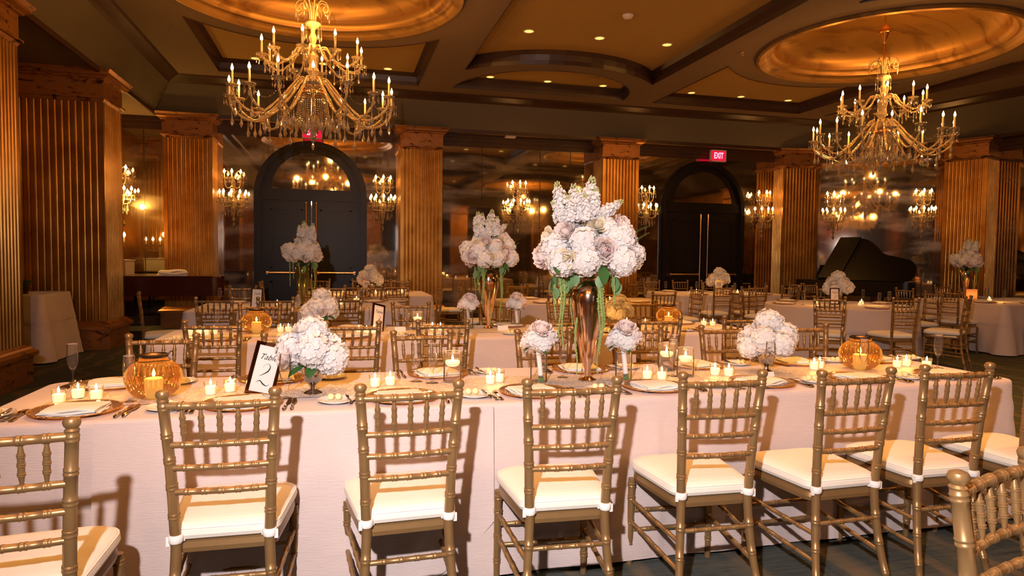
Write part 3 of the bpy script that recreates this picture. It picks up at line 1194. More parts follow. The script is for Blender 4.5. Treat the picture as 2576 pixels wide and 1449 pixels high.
def sconce():
    s = thing('crystal_sconce', '', 'wall light', (0, 0, 0), 0, 'crystal wall sconces on the mirrors')
    b = MB()
    b.lathe([(.07, 0), (.07, .02), (.02, .03)], 14, (0, 0, 2.42), Matrix.Rotation(PI / 2, 3, 'X'))
    b.tube([(0, -.02, 2.42), (0, -.12, 2.42)], .012, 8)
    b.lathe([(.001, 2.02), (.03, 2.05), (.02, 2.12), (.07, 2.30), (.09, 2.40), (.05, 2.46), (.025, 2.52), (.06, 2.60), (.025, 2.68), (.05, 2.76), (.02, 2.86), (.0, 2.90)], 14, (0, -.14, 0))
    b.build('centre_column', M['crystal'], s)
    for (z, n, r, up_) in ((2.36, 5, .25, .10), (2.72, 3, .17, .13)):
        for k in range(n):
            a = -PI * (k + .5) / n
            ca, sa = math.cos(a), math.sin(a)
            m = MB()
            m.tube(lerp_path([(0.03 * ca, .03 * sa - .14, z), (.45 * r * ca, .45 * r * sa - .14, z - .05), (.85 * r * ca, .85 * r * sa - .14, z - .02), (r * ca, r * sa - .14, z + up_)], 5), .010, 6)
            ar = m.build('sconce_arm', M['crystal'], s)
            p = (r * ca, r * sa - .14, z + up_)
            link('bobeche', BOB, ar, p, None, .75)
            tag(link('bobeche_drops', DROPS, ar, p, None, .9), kind='stuff')
            link('candle_sleeve', SSL, ar, p)
            link('flame_bulb', SB2, ar, p)
    c = MB()
    for sx_ in (-1, 1):
        pth = lerp_path([(0, -.14, 2.80), (sx_ * .04, -.15, 2.93), (sx_ * .11, -.17, 3.00), (sx_ * .19, -.17, 2.95), (sx_ * .19, -.17, 2.87), (sx_ * .12, -.17, 2.85), (sx_ * .10, -.17, 2.90)], 5)
        c.tube(pth, .010, 6)
    c.build('scroll_top', M['crystal'], s)
    d = MB()
    for k in range(16):
        a = -PI * (k + .5) / 16
        r = .10 + .10 * (k % 3) / 2
        z = 2.26 - .05 * (k % 2)
        chain(d, (r * math.cos(a), r * math.sin(a) - .14, z + .06), (r * math.cos(a), r * math.sin(a) - .14, z), 0, 4, .006)
        prism_drop(d, (r * math.cos(a), r * math.sin(a) - .14, z), .10, .014)
    prism_drop(d, (0, -.14, 2.03), .14, .03)
    tag(d.build('hanging_prisms', M['prism'], s, smooth=False), kind='stuff')
    return s


sc0 = sconce()
first = True
for x, y, rz, lab in ((-2.0, YW, 0, 'crystal candle sconce between the leftmost back pillar and the left arched door'),
                      (.86, YW, 0, 'crystal candle sconce just right of the left arched door'),
                      (3.72, YW, 0, 'crystal candle sconce on the mirrors behind the second tall flower vase'),
                      (6.72, YW, 0, 'crystal candle sconce left of the right arched door'),
                      (9.72, YW, 0, 'crystal candle sconce right of the right arched door'),
                      (11.46, 13.74, -.70, 'crystal candle sconce on the corner mirror above the piano keyboard'),
                      (12.85, 12.57, -.70, 'crystal candle sconce on the corner mirror above the piano tail'),
                      (-4.0, YW, 0, 'bright crystal sconce behind the leftmost free pillar, over the mahogany piano')):
    if first:
        sc0.location = (x, y, 0)
        sc0['label'] = lab
        first = False
    else:
        dup(sc0, (x, y, 0), rz, lab)
    nx, ny = math.sin(rz), -math.cos(rz)
    for z in (2.55, 2.95):
        lamp('sconce_light', 'POINT', (x - nx * -.42, y + ny * .42, z), SCONCE_W, WARM, .05)

# ------------------------------------------------------------------ gold chiavari chairs
def ring_profile(L, rings, r, big=1.28, w_=.0045, k_=.8):
    """stations (s, radius) for a bamboo-turned rod of length L with double rings"""
    st = [(0, r)]
    for s in rings:
        for o, k in ((-.013, 1), (-.010, big), (-.0055, big), (-.003, 1.06), (.003, 1.06), (.0055, big), (.010, big), (.013, 1)):
            q = s + o * k_
            if 0 < q < L:
                st.append((q, r * k))
    st.append((L, r))
    st.sort()
    return st


def rod(mb, P, r, rings, n=9, taper=None, big=1.16, k_=.8):
    P = [Vector(p) for p in P]
    seg = [0]
    for a, b in zip(P, P[1:]):
        seg.append(seg[-1] + (b - a).length)
    L = seg[-1]
    st = ring_profile(L, rings, r, big, k_=k_)
    extra = [(s, None) for s in seg[1:-1]]
    st = sorted(st + [(s, r) for s, _ in extra])
    pts, rad = [], []
    for s, q in st:
        for i in range(len(P) - 1):
            if s <= seg[i + 1] + 1e-9:
                t = (s - seg[i]) / max(1e-9, seg[i + 1] - seg[i])
                pts.append(P[i].lerp(P[i + 1], t))
                break
        rad.append(q * (taper(s / L) if taper else 1))
    mb.tube(pts, rad, n)


def chair_parts(n=9):
    parts = {}
    hw_t, hw_s = .171, .147
    yb = -.205
    for s in (-1, 1):
        m = MB()
        P = [(s * (hw_s + .036), yb - .075, .0), (s * (hw_s + .013), yb - .028, .20), (s * hw_s, yb - .004, .40), (s * (hw_s + .002), yb - .006, .50), (s * (hw_s + .010), yb - .020, .70), (s * hw_t, yb - .045, .925)]
        P = lerp_path(P, 4)
        rod(m, P, .0180, [.10, .22, .335, .545, .645, .735, .82, .915], n, lambda t: .80 + .2 * min(1, t * 2) - .12 * max(0, t - .55), 1.12)
        tp = P[-1]
        m.lathe([(.017, -.005), (.019, 0), (.015, .006), (.020, .013), (.0225, .022), (.019, .031), (.008, .036), (0, .037)], n + 1, (tp.x, tp.y, tp.z))
        parts[('rear_leg', s)] = m
        m = MB()
        rod(m, [(s * .196, .195, 0), (s * .192, .188, .40)], .0165, [.09, .20, .31, .37], n, lambda t: .85 + .15 * t)
        parts[('leg', s)] = m
    yat = lambda z: yb - .006 + (-.039) * max(0, (z - .5)) / .425
    wat = lambda z: hw_s + (hw_t - hw_s) * max(0, (z - .45)) / .45
    rails = []
    for z in (.908, .778, .700, .618):
        m = MB()
        w_ = wat(z)
        bow = .012
        P = [(-w_ + 2 * w_ * t, yat(z) - bow * math.sin(PI * t), z) for t in [i / 8 for i in range(9)]]
        rod(m, P, .0125 if z > .8 else .0105, [2 * w_ * t for t in (1 / 6, 2 / 6, 3 / 6, 4 / 6, 5 / 6)], n - 1)
        rails.append(m)
    parts['rails'] = rails
    sp_ = []
    for t in (1 / 6, 2 / 6, 3 / 6, 4 / 6, 5 / 6):
        m = MB()
        w1, w0 = wat(.908), wat(.778)
        top = Vector((-w1 + 2 * w1 * t, yat(.908) - .012 * math.sin(PI * t), .898))
        bot = Vector((-w0 + 2 * w0 * t, yat(.778) - .012 * math.sin(PI * t), .788))
        rod(m, [top, bot], .0085, [.030, .056, .082], n - 2, lambda q: .55 + .50 * min(1, 4.0 * min(q, 1 - q)), 1.22, .38)
        sp_.append(m)
    parts['spindles'] = sp_

    # seat frame with rounded corners
    def outline(e, k=6):
        c = [(-.165 - e, yb + .006 - e, .045), (.165 + e, yb + .006 - e, .045), (.208 + e, .205 + e, .10), (-.208 - e, .205 + e, .10)]
        out = []
        for i in range(4):
            p0, p, p1 = Vector(c[i - 1][:2]), Vector(c[i][:2]), Vector(c[(i + 1) % 4][:2])
            r = c[i][2]
            a = p + (p0 - p).normalized() * r
            b = p + (p1 - p).normalized() * r
            for j in range(k + 1):
                t = j / k
                out.append(tuple(a * (1 - t) ** 2 + p * 2 * t * (1 - t) + b * t * t))
        return out
    m = MB()
    prof = [(-.008, .400), (0, .404), (.003, .42), (0, .438), (-.008, .442)]
    for (e0, z0), (e1, z1) in zip(prof, prof[1:]):
        m.band(outline(e0), z0, z1, outline(e1))
    m.poly([outline(-.008)], .442)
    m.poly([outline(-.008)], .400, True)
    parts['seat_frame'] = m
    m = MB()
    prof = [(-.02, .443), (-.006, .444), (.006, .452), (.011, .465), (.009, .480), (.002, .492), (-.012, .501), (-.030, .506), (-.050, .509)]
    for (e0, z0), (e1, z1) in zip(prof, prof[1:]):
        m.band(outline(e0), z0, z1, outline(e1))
    lp0 = outline(-.050)
    for k0, k1, z0, z1 in ((1, .7, .509, .512), (.7, .35, .512, .514)):
        m.band([(x * k0, y * k0) for x, y in lp0], z0, z1, [(x * k1, y * k1) for x, y in lp0])
    m.poly([[(x * .35, y * .35) for x, y in lp0]], .514)
    parts['cushion'] = m
    # piping round the cushion
    m = MB()
    lp = outline(.0065)
    m.tube([(x, y, .486) for x, y in lp] + [(lp[0][0], lp[0][1], .486)], .0024, 5, False)
    parts['piping'] = m
    ties = []
    for s in (-1, 1):
        m = MB()
        m.lathe([(.0215, -.013), (.024, -.008), (.024, .010), (.0215, .014)], 10, (s * hw_s, yb - .004, .458))
        m.box((s * (hw_s - .012), yb + .014, .456), (.03, .03, .02))
        m.box((s * (hw_s + .022), yb - .012, .452), (.012, .006, .03))
        ties.append(m)
    parts['ties'] = ties
    sts = []
    for (a, b, rr) in (((-.152, yb - .012, .315), (.152, yb - .012, .315), 4), ((-.19, .19, .25), (.19, .19, .25), 4), ((-.19, .19, .16), (.19, .19, .16), 4),
                       ((-.160, yb - .016, .275), (-.192, .188, .30), 4), ((.160, yb - .016, .275), (.192, .188, .30), 4),
                       ((-.170, yb - .03, .17), (-.193, .19, .20), 4), ((.170, yb - .03, .17), (.193, .19, .20), 4)):
        m = MB()
        L = (Vector(b) - Vector(a)).length
        rod(m, [a, b], .0095, [L * (k + 1) / (rr + 1) for k in range(rr)], n - 2)
        sts.append(m)
    parts['stretchers'] = sts
    return parts


def chair_master(n=9):
    P = chair_parts(n)
    c = thing('chiavari_chair', '', 'chair')
    for s in (-1, 1):
        P[('rear_leg', s)].build('back_post', M['chair'], c)
        P[('leg', s)].build('leg', M['chair'], c)
    P['seat_frame'].build('seat_frame', M['chair'], c)
    cu_ = P['cushion'].build('seat_cushion', M['cushion'], c)
    P['piping'].build('piping', M['cushion'], cu_)
    for m in P['ties']:
        m.build('tie_strap', M['strap'], cu_)
    for m in P['rails']:
        m.build('back_rail', M['chair'], c)
    for m in P['spindles']:
        m.build('spindle', M['chair'], c)
    for m in P['stretchers']:
        m.build('stretcher', M['chair'], c)
    return c


def chair_simple():
    P = chair_parts(6)
    a = MB()
    for k in (('rear_leg', -1), ('rear_leg', 1), ('leg', -1), ('leg', 1), 'seat_frame'):
        a.add(P[k].v, P[k].f)
    for k in ('rails', 'spindles', 'stretchers'):
        for m in P[k]:
            a.add(m.v, m.f)
    c = thing('chiavari_chair', '', 'chair')
    a.build('chair_frame', M['chair'], c)
    b = MB()
    b.add(P['cushion'].v, P['cushion'].f)
    b.build('seat_cushion', M['cushion'], c)
    return c


CH, CHS = chair_master(12), chair_simple()
used = {'a': False, 'b': False}
NTH = ['first', 'second', 'third', 'fourth', 'fifth', 'sixth', 'seventh', 'eighth', 'ninth']


def put_chair(x, y, rz, label, group, simple=False):
    k = 'b' if simple else 'a'
    src = CHS if simple else CH
    if not used[k]:
        used[k] = True
        src.location = (x, y, 0)
        src.rotation_euler = (0, 0, rz)
        src['label'] = label
        src['group'] = group
        return src
    return dup(src, (x, y, 0), rz, label, group)


rj = random.Random(3)
# near side of the front table: (centre x, y of the back posts' tops, turn)
def row(spec, side, where, group, simple=False):
    for i, (x, yb, rz) in enumerate(spec):
        th = (0 if side > 0 else PI) + rz
        put_chair(x - .25 * math.sin(th), yb + .25 * math.cos(th), th, 'gold chiavari chair, %s, %s from left' % (where, NTH[i]), group, simple)


row(((-.862, 1.99, .10), (-.379, 2.34, -.02), (.239, 2.34, .04), (.828, 2.313, -.05), (1.462, 2.336, -.04), (2.046, 2.287, .02), (2.59, 2.316, -.02), (3.19, 2.33, 0)), 1, 'camera side of front table', 'chairs along the camera side of the front table')
row(((-.94, 4.03, -.05), (-.239, 3.964, -.04), (.477, 4.00, .08), (1.22, 3.95, .04), (1.905, 4.08, 0), (2.51, 4.01, -.02), (3.14, 4.01, 0)), -1, 'far side of front table', 'chairs along the far side of the front table')
row(((-.817, 4.786, -.06), (.085, 4.607, -.05), (.694, 4.622, -.13), (1.55, 4.64, -.03), (2.364, 4.667, -.03), (3.10, 4.68, 0)), 1, 'camera side of second table', 'chairs along the camera side of the second table')
row(((-.70, 6.46, 0), (.66, 6.46, -.05), (1.5, 6.45, 0), (2.2, 6.45, .05), (3.05, 6.45, 0)), -1, 'far side of second table', 'chairs along the far side of the second table')
put_chair(1.505, .935, PI + .32, 'large foreground gold chiavari chair cut off by the lower right corner', 'chairs near the camera')

# ------------------------------------------------------------------ tablecloths
def rr_loop(x0, y0, x1, y1, r, seg=.05):
    """rounded rectangle sampled evenly, counter-clockwise"""
    P = []
    cs = [(x1 - r, y0 + r, -PI / 2), (x1 - r, y1 - r, 0), (x0 + r, y1 - r, PI / 2), (x0 + r, y0 + r, PI)]
    for i, (cx_, cy_, a0) in enumerate(cs):
        for k in range(9):
            a = a0 + PI / 2 * k / 8
            P.append((cx_ + r * math.cos(a), cy_ + r * math.sin(a)))
        nx_ = cs[(i + 1) % 4]
        a = nx_[2]
        q = (nx_[0] + r * math.cos(a), nx_[1] + r * math.sin(a))
        L = math.hypot(q[0] - P[-1][0], q[1] - P[-1][1])
        n = max(1, int(L / seg))
        p = P[-1]
        for k in range(1, n):
            P.append((p[0] + (q[0] - p[0]) * k / n, p[1] + (q[1] - p[1]) * k / n))
    return P


def drape(loop, H, name, label, seed=0, flare=.05, amp=.022, mat=None, hem=None, group='blush tablecloths', zb=.012, corners=None):
    rnd = random.Random(seed)
    n = len(loop)
    cx_ = sum(p[0] for p in loop) / n
    cy_ = sum(p[1] for p in loop) / n
    s = [0]
    for i in range(n):
        a, b = loop[i], loop[(i + 1) % n]
        s.append(s[-1] + math.hypot(b[0] - a[0], b[1] - a[1]))
    T = s[-1]
    ph = [rnd.random() * 6.28 for _ in range(6)]
    nor = []
    for i in range(n):
        a, b = loop[i - 1], loop[(i + 1) % n]
        dx, dy = b[0] - a[0], b[1] - a[1]
        L = math.hypot(dx, dy)
        nor.append((dy / L, -dx / L))
    rows = [(-.012, H, 0), (0, H - .003, 0), (.007, H - .012, 0)] + [(.009, H - .03 - (H - .03 - zb) * k / 12, k / 12) for k in range(13)]
    rows = rows[:9] + [(.009, H - .03 - (H - .03 - zb) * q, q) for q in (.405, .425)] + rows[9:]
    rows.sort(key=lambda r_: (r_[2], -r_[1]))
    P = []
    for e, z, t in rows:
        for i in range(n):
            u = s[i] / T
            q = 2 * PI * round(T / .62)
            wv = (math.sin(q * u + ph[0]) + .6 * math.sin(q * .47 * u * 2 + ph[1]) + .45 * math.sin(q * 1.9 * u + ph[2])) / 2
            cr = 0.007 * max(0, 1 - abs(((s[i] / .61) % 1) - .5) * 36)         # pressed crease
            d = e + flare * t + amp * t ** 1.3 * wv + cr * min(1, t * 6) + (.003 * math.sin(40 * t + ph[3] + u * 9) if t > 0 else 0) + (.005 if .40 < t < .41 else 0)
            if corners:
                d += corners * t * math.exp(-((min(abs(loop[i][0] - min(p[0] for p in loop)), abs(loop[i][0] - max(p[0] for p in loop))) + min(abs(loop[i][1] - min(p[1] for p in loop)), abs(loop[i][1] - max(p[1] for p in loop)))) / .10) ** 2)
            zz = z + (.012 * (wv + .6) * t if t > .9 else 0)
            P.append((loop[i][0] + nor[i][0] * d, loop[i][1] + nor[i][1] * d, zz))
    m = MB()
    F = []
    for r in range(len(rows) - 1):
        for i in range(n):
            j = (i + 1) % n
            F.append((r * n + i, (r + 1) * n + i, (r + 1) * n + j, r * n + j))
    m.add(P, F)
    m.poly([[(p[0], p[1]) for p in P[:n]]], H)
    o = m.build(name, mat or M['cloth'], None, True, 1.2)
    return tag(o, label, 'tablecloth', group)


T1 = (-1.36, 2.84, 3.58, 3.73)
T2 = (-1.33, 5.20, 3.63, 6.12)
drape(rr_loop(*T1, .07, .02), .760, 'tablecloth', 'blush pink cloth to the floor over the long front table', 1, .055, .034)
drape(rr_loop(*T2, .07), .760, 'tablecloth', 'blush pink cloth to the floor over the long second table', 2)
# second cloth overlapping the left half of the front drape, with a rounded loose corner
ov = MB()


def over(u, v):
    x = -.9 + u * 1.545
    hem = .02 + .24 * max(0, (x - .28) / .365) ** 1.8
    z = .752 - v * (.752 - hem)
    t = (0.752 - z) / .75
    y = T1[1] - .024 - .066 * t - .016 * t * math.sin(7.5 * x + 1) - .006 * t * math.sin(19 * x) - .012 * max(0, 1 - abs(x - .645) * 30) * 0
    return (x, y - .004, z)


ov.grid(over, 60, 14)
tag(ov.build('overlapping_cloth', M['cloth']), 'second blush cloth lapped over the front table drape, its round corner loose between two chairs', 'tablecloth', 'blush tablecloths')
run = MB()
run.grid(lambda u, v: (-1.2 + u * 4.6, 3.10 + v * .34 + .004 * math.sin(u * 60), .7625 + .0012 * math.sin(u * 90 + v * 5)), 90, 6)
tag(run.build('table_runner', M['sequin']), 'pale sequined runner along the middle of the front table', 'table runner', 'sequined runners')
run2 = MB()
run2.grid(lambda u, v: (-1.15 + u * 4.6, 5.48 + v * .34, .7625), 30, 2)
tag(run2.build('table_runner', M['sequin']), 'pale sequined runner along the middle of the second table', 'table runner', 'sequined runners')

# ------------------------------------------------------------------ place settings
def fork_mesh():
    m = MB()
    L = .19
    m.grid(lambda u, v: ((u - .5) * (.020 if v < .12 else .008 + .010 * max(0, .35 - v)), -L / 2 + v * .12, .003 + .004 * math.sin(v * PI)), 2, 8)
    m.grid(lambda u, v: ((u - .5) * (.008 + .014 * v), .025 + v * .03, .004 + .004 * v), 2, 4)
    for k in range(4):
        x = -.0095 + k * .0063
        m.box((x, .075, .006), (.0028, .042, .0016))
    m.box((0, -L / 2 + .03, .003), (.016, .05, .003))
    m.box((0, -L / 2 + .085, .004), (.007, .075, .003))
    return m.mesh('dinner_fork', M['silver'], True, .6)


def knife_mesh(L=.22, b=.02):
    m = MB()
    m.tube([(0, -L / 2, .006), (0, -L / 2 + .01, .006), (0, -L / 2 + .07, .006), (0, -L / 2 + .09, .006)], [.004, .0075, .0055, .003], 8, True)
    m.add([(-.003, -L / 2 + .09, .007), (.004, -L / 2 + .09, .007), (b - .006, -L / 2 + .13, .007), (b - .008, L / 2 - .02, .007), (.0, L / 2, .007), (-.004, L / 2 - .02, .007),
           (-.003, -L / 2 + .09, .0055), (.004, -L / 2 + .09, .0055), (b - .006, -L / 2 + .13, .0055), (b - .008, L / 2 - .02, .0055), (.0, L / 2, .0055), (-.004, L / 2 - .02, .0055)],
          [(0, 1, 2, 3, 4, 5), (11, 10, 9, 8, 7, 6)] + [(k, k + 6, (k + 1) % 6 + 6, (k + 1) % 6) for k in range(6)])
    return m.mesh('table_knife', M['silver'], True, .6)


def charger():
    c = thing('glass_charger', '', 'charger plate')
    m = MB()
    m.lathe([(0, .003), (.10, .003), (.115, .006), (.150, .013), (.161, .0155), (.161, .013), (.150, .009), (.112, .001), (0, .0005)], 40, closed=True)
    m.build('charger_plate', M['chargerglass'], c)
    r = MB()
    rnd = random.Random(5)
    P = [((.1605 + .0012 * rnd.random()) * math.cos(2 * PI * k / 72), .1615 * math.sin(2 * PI * k / 72), .0147 + .0012 * rnd.random()) for k in range(72)]
    r.tube(P + [P[0]], .0022, 5, False)
    r.build('gold_rim', M['goldrim'], c)
    f = MB()
    for k in range(150):
        a = rnd.uniform(2.6, 5.4)
        q = rnd.uniform(.118, .156)
        z = .0075 + (q - .115) / .035 * .0062
        f.ball((q * math.cos(a), q * math.sin(a), z), (.0028, .0022, .0012), 5, 3)
    f.build('gold_flecks', M['goldrim'], c)
    return c


def napkin_mesh(seed):
    rnd = random.Random(seed)
    m = MB()
    for k in range(4):
        dx, dy = .006 * rnd.uniform(-1, 1), .006 * rnd.uniform(-1, 1)
        w_, l_ = .205 - .006 * k, .185 - .005 * k
        z = k * .0058

        def g(u, v, w_=w_, l_=l_, z=z, dx=dx, dy=dy, k=k):
            e = min(u, 1 - u, v, 1 - v)
            return ((u - .5) * w_ + dx, (v - .5) * l_ + dy + .012 * (u - .5) * (v < .5), z + .006 - .0035 * max(0, 1 - e * 14) + .003 * math.sin(u * 7 + k) * (1 - v) + .0025 * math.sin(v * 6 + k * 2))
        m.grid(g, 14, 12)
        m.grid(lambda u, v: tuple(a - (0 if i < 2 else .005) for i, a in enumerate(g(u, v))), 14, 12)
        for side in range(4):
            def e_(u, v, side=side):
                q = {0: (u, 0), 1: (1, u), 2: (1 - u, 1), 3: (0, 1 - u)}[side]
                p = g(*q)
                bul = .003 * math.sin(PI * v)
                d = {0: (0, -bul), 1: (bul, 0), 2: (0, bul), 3: (-bul, 0)}[side]
                return (p[0] + d[0], p[1] + d[1], p[2] - .005 * v)
            m.grid(e_, 14, 3)
    return m.mesh('folded_napkin', M['napkin'], True, 1.0)


def bread_plate():
    m = MB()
    m.lathe([(0, .004), (.045, .004), (.055, .007), (.080, .0145), (.082, .0155), (.081, .0125), (.056, .003), (.05, 0), (0, 0)], 32, closed=True)
    return m.mesh('bread_plate', M['china'])


def flute():
    f = thing('champagne_flute', '', 'champagne flute')
    m = MB()
    m.lathe([(.001, .0035), (.012, .0035), (.031, .0015), (.032, 0), (.0315, .0025), (.014, .006), (.005, .011), (.0035, .02), (.0035, .060), (.006, .068), (.013, .078), (.0205, .098), (.0245, .125), (.0245, .150), (.0228, .180), (.0215, .200), (.0205, .200), (.0217, .180), (.0233, .150), (.0233, .125), (.0192, .100), (.011, .082), (.001, .076)], 20, closed=True)
    m.build('flute_glass', M['glass'], f)
    r = MB()
    P = [(.0211 * math.cos(2 * PI * k / 24), .0211 * math.sin(2 * PI * k / 24), .200) for k in range(25)]
    r.tube(P, .0009, 4, False)
    r.build('glass_rim', M['rimglint'], f)
    return f


M['rimglint'] = pmat('glass_rim_glint', (0.95, .8, .7), 0.1, 0.4, spec=1.0)
FORK, KNIFE, BKNIFE = fork_mesh(), knife_mesh(), knife_mesh(.16, .016)
CHARG, PLATE = charger(), bread_plate()
NAPK = [napkin_mesh(k) for k in range(3)]
BUT = MB().ball((0, 0, .015), (.015, .015, .0145), 12, 8).mesh('butter_ball', M['butter'])
FL = flute()
CHARG.location = (0, 0, -5)
ZT1 = .7605
first_ch, first_fl = [True], [True]


def put(src, flag, loc, rz, label, group):
    if flag[0]:
        flag[0] = False
        src.location = loc
        src.rotation_euler = (0, 0, rz)
        src['label'] = label
        src['group'] = group
        return src
    return dup(src, loc, rz, label, group)


def single(name, me, loc, rz, label, cat, group, scale=None):
    return tag(link(name, me, None, loc, (0, 0, rz), scale), label, cat, group)


def setting(x, y, rz, where, full=True, seat=0, dress=True):
    """one place laid round (x, y); rz = direction the diner looks (0 = +y)"""
    z = ZT1 + .0015
    R = Matrix.Rotation(rz, 2)

    def at(dx, dy):
        v = R @ Vector((dx, dy))
        return (x + v.x, y + v.y)
    j = rj.uniform
    put(CHARG, first_ch, (x, y, z), rz + j(-.5, .5), 'round glass charger with gold rim, ' + where, 'gold-rimmed glass chargers')
    single('folded_napkin', NAPK[seat % 3], (x + j(-.008, .008), y, z + .0052), rz + j(-.12, .12) + (.25 if seat % 2 else 0), 'folded white napkin on the charger, ' + where, 'napkin', 'folded white napkins')
    if not full:
        return
    p = at(-.285, -.015)
    single('bread_plate', PLATE, (*p, z), 0, 'small white bread plate, ' + where, 'plate', 'white bread plates')
    for k, (dx, dy) in enumerate(((-.016, .012), (.016, .008))):
        q = at(-.292 + dx, .0 + dy)
        single('butter_ball', BUT, (*q, z + .0040), 0, '%s butter ball on the bread plate, %s' % (('left', 'right')[k], where), 'butter', 'butter balls on the bread plates')
    q = at(-.235, -.02)
    single('butter_knife', BKNIFE, (q[0], q[1], z + .0095), rz + .12 + j(-.1, .1), 'butter knife across the bread plate, ' + where, 'knife', 'butter knives')
    for k, dx in enumerate((-.205, -.182)):
        q = at(dx + .004, -.03 + j(-.006, .006))
        single('dinner_fork', FORK, (*q, z), rz + j(-.06, .06), '%s silver fork, %s' % (('outer', 'inner')[k], where), 'fork', 'silver forks')
    for k, dx in enumerate((.182, .206)):
        q = at(dx, -.03 + j(-.006, .006))
        single('table_knife', KNIFE, (*q, z), rz + j(-.06, .06), '%s silver knife, %s' % (('inner', 'outer')[k], where), 'knife', 'silver table knives')


for i, x in enumerate((-1.02, -.40, .27, .88, 1.50, 2.10, 2.70, 3.28)):
    setting(x, 3.00, 0, 'front table camera side, %s from left' % NTH[i], True, i)
for i, x in enumerate((-1.05, -.33, .51, 1.32, 2.05, 2.72, 3.30)):
    setting(x, 3.565, PI, 'front table far side, %s from left' % NTH[i], True, i + 1)
for i, x in enumerate((-.87, .09, .75, 1.66, 2.53, 3.25)):
    setting(x, 5.36, 0, 'second table camera side, %s from left' % NTH[i], True, i)
for i, x in enumerate((-.75, 0.1, .71, 1.5, 2.35, 3.22)):
    setting(x, 5.96, PI, 'second table far side, %s from left' % NTH[i], False, i)
for k, (x, y) in enumerate(((-1.24, 3.62), (-.87, 3.16), (-.235, 3.11), (.375, 3.40), (.45, 3.345), (1.15, 3.37), (1.75, 3.29), (1.87, 3.50), (2.24, 3.13), (2.84, 3.13), (3.47, 3.24))):
    nm = ('at the far left corner', 'left of the left amber lantern', 'between the table number and the left flowers', 'left of the floating candle', 'just left of the floating candle vase', 'left of the tall centre vase', 'left of the right floating candle', 'behind the right floating candle', 'in front of the right flowers', 'in front of the right amber lantern', 'alone at the right end')[k]
    put(FL, first_fl, (x, y, ZT1), 0, 'empty champagne flute %s of the front table' % nm if 'corner' in nm else 'empty champagne flute on the front table, ' + nm, 'champagne flutes')
for k, (x, y) in enumerate(((-.97, 5.90), (-.70, 5.93), (.22, 5.80), (.56, 5.80), (1.05, 5.65), (2.7, 5.90), (3.48, 5.83))):
    nm = ('left of the amber lantern', 'just behind the amber lantern', 'left of the table number', 'left of the floating candle', 'left of the pale bouquet', 'left of the right lantern', 'at the right end')[k]
    put(FL, first_fl, (x, y, ZT1), 0, 'empty champagne flute on the second table, ' + nm, 'champagne flutes')

# ------------------------------------------------------------------ candles, lanterns, vases
def flame(mb, x, y, z, s=1):
    mb.lathe([(0, z), (.0045 * s, z + .006 * s), (.0055 * s, z + .012 * s), (.003 * s, z + .022 * s), (0, z + .030 * s)], 8, (x, y, 0))


def votive():
    v = thing('votive_candle', '', 'candle')
    g = MB()
    g.lathe([(.001, .001), (.022, .001), (.0245, .006), (.029, .062), (.0275, .062), (.0232, .010), (.001, .008)], 20, closed=True)
    g.build('votive_glass', M['glass'], v)
    wx = MB()
    wx.lathe([(.001, .006), (.0232, .007), (.0262, .040), (.0252, .042), (.004, .041), (0, .040)], 18, closed=True)
    wx.build('candle_wax', M['wax'], v)
    f = MB()
    f.tube([(0, 0, .039), (0.001, 0, .047)], .0008, 5)
    flame(f, 0, 0, .045)
    f.build('candle_flame', M['flame'], v)
    return v


VOT = votive()
fv = [True]
vots = [(-1.145, 3.185, 'leftmost of the three by the left end'), (-1.105, 3.28, 'rear one of the three by the left end'), (-1.02, 3.235, 'rightmost of the three by the left end'),
        (-.565, 3.25, 'left of the pair by the table number'), (-.49, 3.30, 'right of the pair by the table number'),
        (.165, 3.29, 'left of the pair by the floating candle'), (.24, 3.32, 'right of the pair by the floating candle'),
        (.73, 3.26, 'front one of the touching pair'), (.785, 3.30, 'rear one of the touching pair'),
        (1.575, 3.24, 'left of the pair by the right bouquet'), (1.64, 3.20, 'right of the pair by the right bouquet'),
        (1.995, 3.27, 'left of the pair by the right flowers'), (2.055, 3.23, 'right of the pair by the right flowers'),
        (2.67, 3.32, 'left of the pair by the right lantern'), (2.74, 3.36, 'right of the pair by the right lantern'),
        (3.235, 3.30, 'left of the three by the right end'), (3.33, 3.33, 'middle of the three by the right end'), (3.40, 3.25, 'right of the three by the right end')]
for x, y, s in vots:
    put(VOT, fv, (x, y, ZT1), rj.uniform(0, 6), 'lit votive candle, front table, ' + s, 'votive candles')
    lamp('candle_light', 'POINT', (x, y, ZT1 + .062), VOT_W, WARM, .008)
vot2 = [(-.47, 5.77, 'left of the pair right of the lantern'), (-.41, 5.80, 'right of the pair right of the lantern'), (-1.12, 5.64, 'leftmost at the left end'), (-1.06, 5.68, 'second at the left end'), (-1.01, 5.63, 'third at the left end'), (-.955, 5.67, 'fourth at the left end'),
        (.15, 5.56, 'left of the three by the table number'), (.21, 5.53, 'middle of the three by the table number'), (.27, 5.57, 'right of the three by the table number'),
        (.77, 5.73, 'left of the pair by the floating candle'), (.835, 5.70, 'right of the pair by the floating candle'), (2.79, 5.80, 'left of the right lantern'), (2.66, 5.93, 'behind the candlelit flower mound'), (3.38, 5.76, 'left of the pair at the right end'), (3.44, 5.70, 'right of the pair at the right end')]
for x, y, s in vot2:
    put(VOT, fv, (x, y, ZT1), rj.uniform(0, 6), 'lit votive candle, second table, ' + s, 'votive candles')
    lamp('candle_light', 'POINT', (x, y, ZT1 + .062), VOT_W, WARM, .008)


